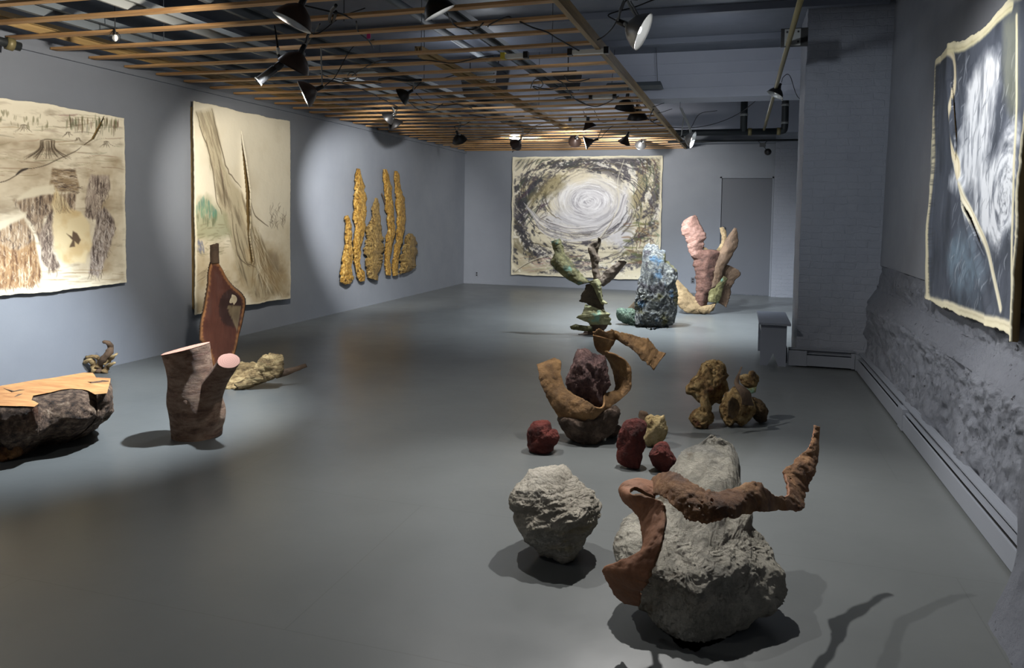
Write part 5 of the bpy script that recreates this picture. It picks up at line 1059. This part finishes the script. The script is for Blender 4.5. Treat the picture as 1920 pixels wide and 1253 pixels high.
# --- 2. tree painting
C = Canvas(6.80, 8.60, .37, 2.66, .0065, p2w_left, (222, 214, 192)); X, Y = C.X, C.Y
C.wash(n2(X, Y, 2.2, 4, 31)*1.5, (196, 184, 156), .6)
low = np.clip((Y-1.25)/.7, 0, 1); C.wash(low*(.6+n2(X, Y, 3.5, 5, 32)*1.4), (152, 132, 96), .7); C.wash(low*(n2(X, Y*2, 7, 5, 33)*2-.2), (120, 104, 78), .5)
tr_ = C.poly([(362, 212), (392, 205), (405, 250), (412, 300), (430, 340), (452, 365), (470, 420), (500, 470), (525, 520), (530, 550), (470, 558), (440, 500), (425, 440), (408, 390), (398, 340), (385, 280)], .03, .02, 34)
C.wash(tr_, (172, 160, 130), .75); C.wash(tr_*np.clip(n2((X-.42*Y)*2.2, Y*.35, 9, 5, 35)*2.6-.1, 0, 1), (104, 92, 72), .7)
for i in range(170):
    v = rnd(0, 1); xl = np.interp(v, [0, .3, .5, .75, 1], [364, 388, 404, 430, 450]); xr = np.interp(v, [0, .3, .5, .75, 1], [396, 412, 445, 480, 528]); y = 208+v*335; x = rnd(xl, xr); L_ = rnd(8, 34)
    sl_ = rnd(.12, .34); C.stroke([(x, y), (x+L_*sl_*.5+rnd(-2, 2), y+L_*.5), (x+L_*sl_, y+L_)], rnd(.003, .007), (rnd(90, 124),)+(rnd(82, 108), rnd(64, 84)), rnd(.2, .5), .9)
for a in ([(364, 212), (372, 245), (385, 280), (395, 330), (402, 380), (412, 400)], [(392, 205), (405, 260), (418, 310), (432, 335), (448, 352)], [(405, 300), (412, 340), (418, 390)], [(462, 372), (475, 405), (498, 425)], [(430, 400), (436, 450), (445, 485), (465, 500)], [(437, 420), (445, 460), (458, 490), (475, 500)]):
    C.stroke(a, .013, (84, 72, 54), .85, .9, wob=.012)
for i in range(46):   # roots fanning to the lower right
    x0 = rnd(462, 480); C.stroke([(x0, rnd(420, 450)), (x0+rnd(5, 22), rnd(470, 500)), (x0+rnd(0, 56), rnd(520, 560))], rnd(.005, .012), (228, 218, 190) if rnd(0, 1) < .5 else (112, 92, 62), rnd(.4, .75), .8)
C.wash(C.poly([(358, 400), (368, 372), (382, 366), (398, 385), (420, 405), (430, 440), (400, 450), (358, 446)], .05, .04, 80), (134, 138, 104), .6); C.wash(C.poly([(460, 470), (500, 460), (530, 480), (532, 556), (470, 560)], .1, .06, 81)*(.6+n2(X, Y, 8, 4, 82)), (150, 126, 88), .7)
for i in range(110):
    x = rnd(360, 402); y = rnd(365, 415); y = max(y, 420-abs(x-378)*-.1-55+abs(x-378)*1.2); C.stroke([(x, y), (x+rnd(-1, 1), y+rnd(8, 18))], rnd(.01, .022), (rnd(70, 110), rnd(118, 146), rnd(100, 118)) if y < 400 else (98, 104, 76), rnd(.25, .55), .9)
for i in range(20): x = rnd(362, 376); y = rnd(448, 470); C.stroke([(x, y), (x+2, y+8)], .02, (92, 98, 122), .45, .9)
for i in range(50): x = rnd(362, 420); y = rnd(420, 480); C.stroke([(x, y), (x+rnd(4, 14), y+rnd(-6, 3))], rnd(.006, .016), (118, 112, 84), rnd(.2, .5), .9)
for i in range(40): x = rnd(502, 530); y = rnd(385, 425); C.stroke([(x, y+8), (x+rnd(-4, 4), y), (x+rnd(-6, 6), y-6)], rnd(.005, .01), (104, 92, 76), rnd(.4, .7), .9)
for i in range(30): x = rnd(362, 410); y = rnd(510, 560); C.stroke([(x, y), (x+8, y-6), (x+rnd(10, 26), y-rnd(2, 14))], .006, (110, 98, 76), .5, .9)
C.wash(C.poly([(496, 472), (515, 475), (522, 510), (505, 505)], .03, .02, 36), (112, 98, 78), .4)
bd = np.minimum(np.minimum(X.max()-X, X), np.minimum(Y, Y.max()-Y)); C.wash(np.clip(1-bd/.03, 0, 1), (222, 214, 190), .8)
P_ = [C.q(x, y) for x, y in ((447, 243), (451, 300), (456, 360), (459, 420), (460, 440), (466, 490), (468, 497))]; hw = [.002, .035, .052, .040, .022, .034, .004]
sl = [[(P_[0][0], P_[0][1]-.02, 0)]+[(p[0], p[1], h_) for p, h_ in zip(P_, hw)]+[(P_[-1][0], P_[-1][1]+.02, 0)]]
t = thing('tree_painting', (XL, 7.7, 1.5), 'tall cream painting of a leaning tree with a long open slit', 'painting')
sheet(C, to_left, 'painted_sheet', t, sl, None, .014, None, .02, .085, 5)
MB().box((XL+.001, 6.84, .42), (XL+.062, 8.55, 2.61)).build('backing', M['sheetback'], t)
# --- 3. storm painting on the far wall
def p2w_back(px, py): q = hit(px, py, 1, YB-.05); return q[0], q[2]
def storm(C, eye, yk, dark, mid, cream, white, seed, k=.9, rcore=.5, spin=1):
    X, Y = C.X, C.Y; ex, ey = C.q(*eye); dx, dy = X-ex, (Y-ey)*yk; r = np.hypot(dx, dy)+1e-4; th = np.arctan2(dy, dx); ps = th*spin+k*3.0*np.log(r+.08)
    def sp_(fr, fa, sd): return fbm(np.stack([np.cos(ps)*fa, np.sin(ps)*fa, np.log(r+.12)*fr+sd], -1), 5, .6)
    return r, th, ps, sp_
C = Canvas(-4.61, -1.49, .225, 2.715, .0095, p2w_back, (216, 208, 184)); X, Y = C.X, C.Y
r, th, ps, sp_ = storm(C, (1104, 378), 1.42, 0, 0, 0, 0, 41, .55, .5, 1)
C.wash(sp_(3.2, 1.6, 1)*2.2, (138, 126, 92), .8); C.wash(sp_(5.5, 2.2, 7)*2.2-.25, (92, 84, 58), .75)
C.wash(sp_(2.5, 1.3, 4)*2.0-.1, (220, 212, 186), .75)
bb = sp_(4.2, 2.0, 12); fine_ = n2(X*1.2, Y*1.6, 16, 4, 44, .65); msk = np.clip((bb*2.6+fine_*.8-.1)*2, 0, 1)*np.clip((r-.66)*3, 0, 1); C.wash(msk, (58, 56, 66), .8)
msk = np.clip((sp_(7, 2.6, 20)*2.6+n2(X, Y, 22, 3, 45)*1.1-.45)*2.2, 0, 1)*np.clip((r-.5)*3, 0, 1); C.wash(msk, (44, 44, 52), .8)
msk = np.clip((sp_(9, 3., 30)*2.6+n2(X, Y, 26, 3, 46)*1.2-.5)*3, 0, 1)*np.clip((r-.4)*3, 0, 1); C.wash(msk, (232, 228, 216), .75)
core = np.clip(1.25-r/.72, 0, 1); C.wash(core*1.3, (206, 206, 212), .92)
tail_ = C.poly([(1060, 395), (1110, 405), (1150, 395), (1175, 345), (1180, 400), (1190, 440), (1170, 470), (1130, 450), (1090, 430), (1045, 425), (1010, 405)], .09, .05, 47); C.wash(tail_, (204, 204, 210), .85)
C.wash(np.clip(sp_(11, 1.1, 50)*3.-.3, 0, 1)*np.clip(1.5-r/.6, 0, 1), (146, 144, 152), .8); C.wash(np.clip(sp_(13, 1.3, 60)*3.-.2, 0, 1)*np.clip(1.7-r/.6, 0, 1), (238, 238, 240), .85)
R2 = np.random.default_rng(8); ex, ey = C.q(1104, 378)
for i in range(210):
    rr = R2.uniform(.12, 1.75); t0 = R2.uniform(0, 2*PI); pts = []
    for j in range(5):
        tt_a = t0+j*R2.uniform(.05, .10)/(.3+rr*.4); q = rr*(1+.05*j*.6); pts.append((ex+q*math.cos(tt_a), ey+q*math.sin(tt_a)/1.42))
    if rr < .75: col_, a_, w_ = [((236, 236, 238), .4, .012), ((150, 148, 156), .3, .012)][i % 2]
    else: col_, a_, w_ = [((44, 42, 48), .7, .014), ((88, 80, 58), .6, .018), ((222, 216, 196), .65, .014), ((60, 56, 66), .6, .02)][i % 4]
    C.stroke(pts, w_*R2.uniform(.6, 1.3), col_, a_, .7, px=False, wob=.012)
for i in range(70):   # broad brown leaves of paint, lower right
    x, y = rnd(1165, 1236), rnd(400, 500); C.stroke([(x, y), (x+rnd(6, 12), y+rnd(-3, 3)), (x+rnd(14, 26), y+rnd(-2, 5))], rnd(.02, .05), (rnd(84, 128), rnd(76, 112), rnd(48, 72)), rnd(.3, .6), .8)
for i in range(40):
    x, y = rnd(1190, 1236), rnd(300, 360); C.stroke([(x, y+12), (x+6, y), (x+16, y-2), (x+24, y+8)], rnd(.008, .02), (rnd(104, 132), rnd(104, 124), rnd(78, 96)), rnd(.35, .6), .8)
for i in range(50): x, y = rnd(970, 1120), rnd(480, 512); C.stroke([(x, y), (x+12, y+rnd(-3, 3)), (x+rnd(18, 34), y+rnd(-4, 2))], rnd(.01, .03), (rnd(150, 190), rnd(132, 170), rnd(104, 140)), rnd(.3, .6), .9)
for i in range(60):
    x, y = rnd(966, 1010), rnd(298, 420); C.stroke([(x, y+10), (x+rnd(4, 9), y), (x+rnd(12, 24), y-rnd(6, 14))], rnd(.01, .028), (rnd(52, 84), rnd(54, 80), rnd(52, 74)), rnd(.4, .8), .8)
for i in range(46):
    x, y = rnd(1000, 1110), rnd(296, 318); C.stroke([(x, y+5), (x+8, y), (x+rnd(16, 28), y-3)], rnd(.008, .02), (rnd(56, 84), rnd(56, 78), rnd(52, 70)), rnd(.4, .8), .8)
C.wash(C.poly([(1030, 335), (1050, 325), (1060, 345), (1040, 365), (1010, 372), (995, 390), (990, 370)], .08, .06, 70), (128, 116, 78), .65)
C.wash(C.poly([(1065, 322), (1095, 315), (1110, 330), (1090, 342), (1066, 345)], .06, .04, 71), (214, 204, 178), .7)
for i in range(90):
    u = rnd(0, 1); k_ = rnd(-1, 1); P0 = [(990+10*k_, 392+14*k_), (1020, 425+14*k_), (1070, 440+14*k_), (1120, 434+12*k_), (1158, 405+10*k_), (1172+6*k_, 365)]
    a_ = int(u*4); C.stroke(P0[a_:a_+3], rnd(.008, .024), [(222, 220, 222), (168, 164, 164), (92, 90, 98), (236, 234, 234)][i % 4], rnd(.3, .65), .9, wob=.02)
for i in range(60):
    x, y = rnd(1176, 1236), rnd(300, 480); C.stroke([(x, y-10), (x+rnd(3, 8), y), (x+rnd(0, 6), y+rnd(8, 18))], rnd(.01, .022), (rnd(48, 96), rnd(48, 88), rnd(52, 70)), rnd(.35, .7), .8)
C.stroke([(962, 512), (990, 492), (1030, 478), (1070, 470), (1110, 458), (1140, 425), (1160, 385), (1158, 340), (1170, 300)], .02, (214, 208, 190), .75, .8)
C.stroke([(962, 513), (990, 494), (1030, 480)], .010, (70, 62, 46), .9, .6); C.stroke([(1104, 460), (1125, 448), (1145, 420), (1152, 400)], .008, (80, 72, 60), .8, .6)
bd = np.minimum(np.minimum(X.max()-X, X), np.minimum(Y, Y.max()-Y)); C.wash(np.clip(1.4-(bd+.02*n2(X, Y, 9, 4, 48))/.05, 0, 1), (222, 214, 188), .95)
def to_back(V): return np.stack([V[:, 0], YB-V[:, 1], V[:, 2]], 1)
t = thing('storm_painting', (-3.05, YB, 1.47), 'wide painting of a swirling storm seen from above on the far wall', 'painting')
sheet(C, to_back, 'painted_sheet', t, (), None, .014, None, .012, .045, 9)
MB().box((-4.55, YB-.030, .29), (-1.55, YB-.001, 2.65)).build('backing', M['sheetback'], t)
# --- 4. blue storm painting on the right wall
XW = 1.30
def p2w_right(px, py): q = hit(px, py, 0, XW); return q[1], q[2]
C = Canvas(5.98, 4.03, .94, 2.62, .0058, p2w_right, (64, 70, 82)); X, Y = C.X, C.Y
r, th, ps, sp_ = storm(C, (1888, 378), .9, 0, 0, 0, 0, 51, .5, .5, -1)
C.wash(n2(X*1.5, Y*.6, 5, 5, 52)*2-.1, (40, 46, 56), .85); C.wash(n2(X*1.5, Y*.5, 6, 5, 53)*2-.5, (100, 106, 116), .7)
up_ = C.poly([(1800, 300), (1820, 160), (1850, 95), (1875, 110), (1872, 160), (1862, 230), (1852, 300), (1845, 345), (1805, 352), (1785, 340)], .07, .05, 54); C.wash(up_*(1.1+n2(X*2.2, Y*.5, 8, 4, 55)*1.2), (216, 220, 226), .92)
dn_ = C.poly([(1815, 400), (1840, 330), (1870, 300), (1890, 240), (1912, 250), (1912, 420), (1890, 440), (1870, 470), (1845, 440)], .07, .05, 56); C.wash(dn_*(1.0+sp_(6, 1.6, 3)*1.8), (214, 218, 224), .92)
C.wash(dn_*np.clip(sp_(10, 1.4, 9)*3-.4, 0, 1), (96, 102, 116), .7); C.wash(up_*np.clip(n2(X*3, Y*.7, 11, 4, 57)*3-.7, 0, 1), (110, 116, 128), .7)
C.wash(C.poly([(1780, 490), (1800, 440), (1830, 450), (1850, 500), (1840, 560), (1800, 560)], .1, .06, 58)*(.8+n2(X, Y, 8, 4, 59)*1.6), (112, 134, 150), .7)
for i in range(260):
    x, y = rnd(1790, 1912), rnd(90, 590); L_ = rnd(15, 45); cur = rnd(-4, 4); dk_ = rnd(0, 1) < .5
    C.stroke([(x, y), (x-4+cur, y+L_*.5), (x-6, y+L_)], rnd(.004, .011), (40, 46, 58) if dk_ else (198, 204, 212), rnd(.2, .55), .9)
C.wash(C.poly([(1885, 40), (1912, 30), (1912, 200), (1900, 230), (1885, 180)], .05, .04, 60)*.6, (150, 152, 122), .7)
# cream folds
for pts_, w_, c_a in (([(1757, 118), (1790, 105), (1795, 160), (1788, 240), (1800, 300), (1804, 330)], .035, (206, 196, 168)), ([(1806, 345), (1818, 380), (1836, 420), (1852, 460), (1866, 520), (1880, 580)], .030, (212, 206, 182)),
                      ([(1760, 120), (1757, 200), (1755, 300), (1748, 420), (1744, 560)], .035, (200, 192, 164)), ([(1744, 566), (1790, 576), (1850, 600), (1912, 618)], .04, (216, 208, 182)), ([(1757, 115), (1800, 92), (1850, 50), (1900, 20)], .04, (202, 196, 160)), ([(1910, 40), (1908, 200), (1904, 420), (1900, 620)], .02, (206, 200, 170))):
    C.stroke(pts_, w_, c_a, .95, .5, taper=False)
    C.stroke([(x+1.5, y) for x, y in pts_], w_*.25, (150, 138, 104), .5, .9)
for i in range(120):
    u = rnd(0, 1); x = np.interp(u, [0, 1], [1757, 1745]); y = 130+u*430; C.stroke([(x, y), (x+rnd(4, 9), y+rnd(-3, 3))], .008, (52, 56, 62), rnd(.2, .6), .9)
bd = np.minimum(np.minimum(X.max()-X, X), np.minimum(Y, Y.max()-Y)); C.wash(np.clip(1.3-(bd+.03*n2(X, Y, 9, 4, 61))/.045, 0, 1), (214, 207, 178), .9)
A1 = [C.q(x, y) for x, y in ((1790, 150), (1797, 200), (1801, 250), (1799, 300))]; A2 = [C.q(x, y) for x, y in ((1812, 372), (1828, 410), (1842, 450), (1850, 480))]
sl = [[(A1[0][0], A1[0][1]-.02, 0)]+[(p[0], p[1], h_) for p, h_ in zip(A1, (.004, .03, .03, .004))]+[(A1[-1][0], A1[-1][1]+.02, 0)], [(A2[0][0], A2[0][1]-.02, 0)]+[(p[0], p[1], h_) for p, h_ in zip(A2, (.004, .02, .02, .003))]+[(A2[-1][0], A2[-1][1]+.02, 0)]]
rel = .018*np.clip(1-np.abs(X-.05)/.07, 0, 1)**.5+.022*np.exp(-((X-np.interp(Y, [A1[0][1], A1[-1][1], A2[0][1], A2[-1][1]+.3], [A1[0][0]-.07, A1[-1][0]-.03, A2[0][0]+.02, A2[-1][0]+.12]))/.05)**2)+.06*np.clip((X-X.max()+.12)/.12, 0, 1)**2
# lower edge slants, upper edge slants (the sheet sags toward the far corner)
def to_right(V):
    V = V.copy(); top_u = np.clip((5.98-V[:, 0])/1.8, 0, 1); vz = (V[:, 2]-.93)/(2.62-.93)
    V[:, 2] = V[:, 2]+.03*np.sin(top_u*9)*vz
    return np.stack([1.365-V[:, 1], V[:, 0], V[:, 2]], 1)
t = thing('blue_storm_painting', (1.39, 5.1, 1.8), 'dark blue and white storm painting with cream folds on the right wall', 'painting')
sheet(C, to_right, 'painted_sheet', t, sl, rel, .03, None, -.014, .06, 13)
MB().box((1.338, 4.15, 1.08), (1.352, 5.86, 2.45)).build('backing', M['sheetback'], t)

# ------------------------------------------------------------------ gilded bark pieces on the left wall
def gl(px, py, d):
    return hit(px, py, 0, XL+.02+d)
GB = [
 ([(125, 515, 152, 500), (135, 560, 175, 560), (133, 640, 183, 640), (130, 760, 185, 760), (110, 860, 187, 850), (95, 960, 183, 950), (85, 1030, 190, 1040), (95, 1090, 190, 1090), (120, 1118, 170, 1118)], 'gold', 'shortest slim gilded bark piece, leftmost of the six on the left wall'),
 ([(236, 78, 255, 82), (230, 120, 270, 125), (225, 200, 285, 200), (218, 290, 305, 270), (212, 400, 318, 380), (210, 520, 315, 520), (215, 600, 300, 610), (210, 700, 290, 690), (205, 800, 270, 790), (215, 900, 262, 900), (225, 980, 270, 980), (245, 1060, 300, 1020), (270, 1100, 305, 1090)], 'gold', 'tallest broad gilded bark piece, second from the left on the left wall'),
 ([(398, 345, 418, 350), (385, 400, 430, 400), (370, 450, 435, 470), (368, 540, 442, 550), (330, 600, 450, 620), (325, 700, 462, 700), (318, 780, 465, 780), (310, 880, 465, 880), (310, 950, 460, 930), (330, 1030, 430, 1040), (345, 1065, 420, 1090)], 'gold2', 'broad brown spiky gilded bark piece with a pointed top, third from the left'),
 ([(475, 85, 500, 85), (470, 130, 515, 130), (480, 230, 540, 230), (490, 330, 548, 330), (495, 430, 562, 430), (510, 520, 572, 520), (515, 620, 575, 620), (500, 720, 570, 700), (490, 800, 548, 800), (487, 900, 530, 900), (490, 980, 538, 980), (500, 1040, 535, 1045)], 'gold', 'long bowed gilded bark piece with a side twig, fourth from the left'),
 ([(578, 100, 597, 100), (578, 170, 620, 170), (583, 270, 632, 270), (588, 350, 660, 350), (590, 450, 668, 450), (600, 560, 672, 560), (595, 660, 655, 650), (590, 740, 640, 740), (568, 830, 620, 820), (560, 920, 608, 920), (560, 1000, 605, 1000), (565, 1045, 600, 1045)], 'gold', 'long notched gilded bark piece, fifth from the left on the left wall'),
 ([(705, 665, 730, 668), (675, 700, 755, 700), (650, 770, 768, 770), (640, 850, 768, 850), (628, 920, 762, 920), (622, 980, 745, 980), (620, 1030, 690, 1010)], 'gold2', 'short rounded gilded bark piece, rightmost of the six on the left wall')]
for i, (rows, m_, lab) in enumerate(GB):
    rr = [(620+a/4.817, 300+b/4.817, 620+c/4.817, 300+d/4.817, .03, .03) for a, b, c, d in rows]
    c = gl((rr[0][0]+rr[0][2])/2, sum(q[1] for q in rr)/len(rr), 0)
    t = thing('gilded_bark', (XL, c[1], c[2]), lab, 'wall sculpture')
    strip('bark_plate', rr, gl, M[m_], t, .22, .03, .026, .30, 20, 13, 90+i)
    if i == 3: strip('twig', [(620+455/4.817, 300+300/4.817, 620+462/4.817, 300+298/4.817, .04, .04), (620+475/4.817, 300+350/4.817, 620+484/4.817, 300+350/4.817, .04, .04), (620+490/4.817, 300+400/4.817, 620+500/4.817, 300+400/4.817, .04, .04)], gl, M['bark_dbr'], t, .2, .01, .002, .05, 6, 4, 4)
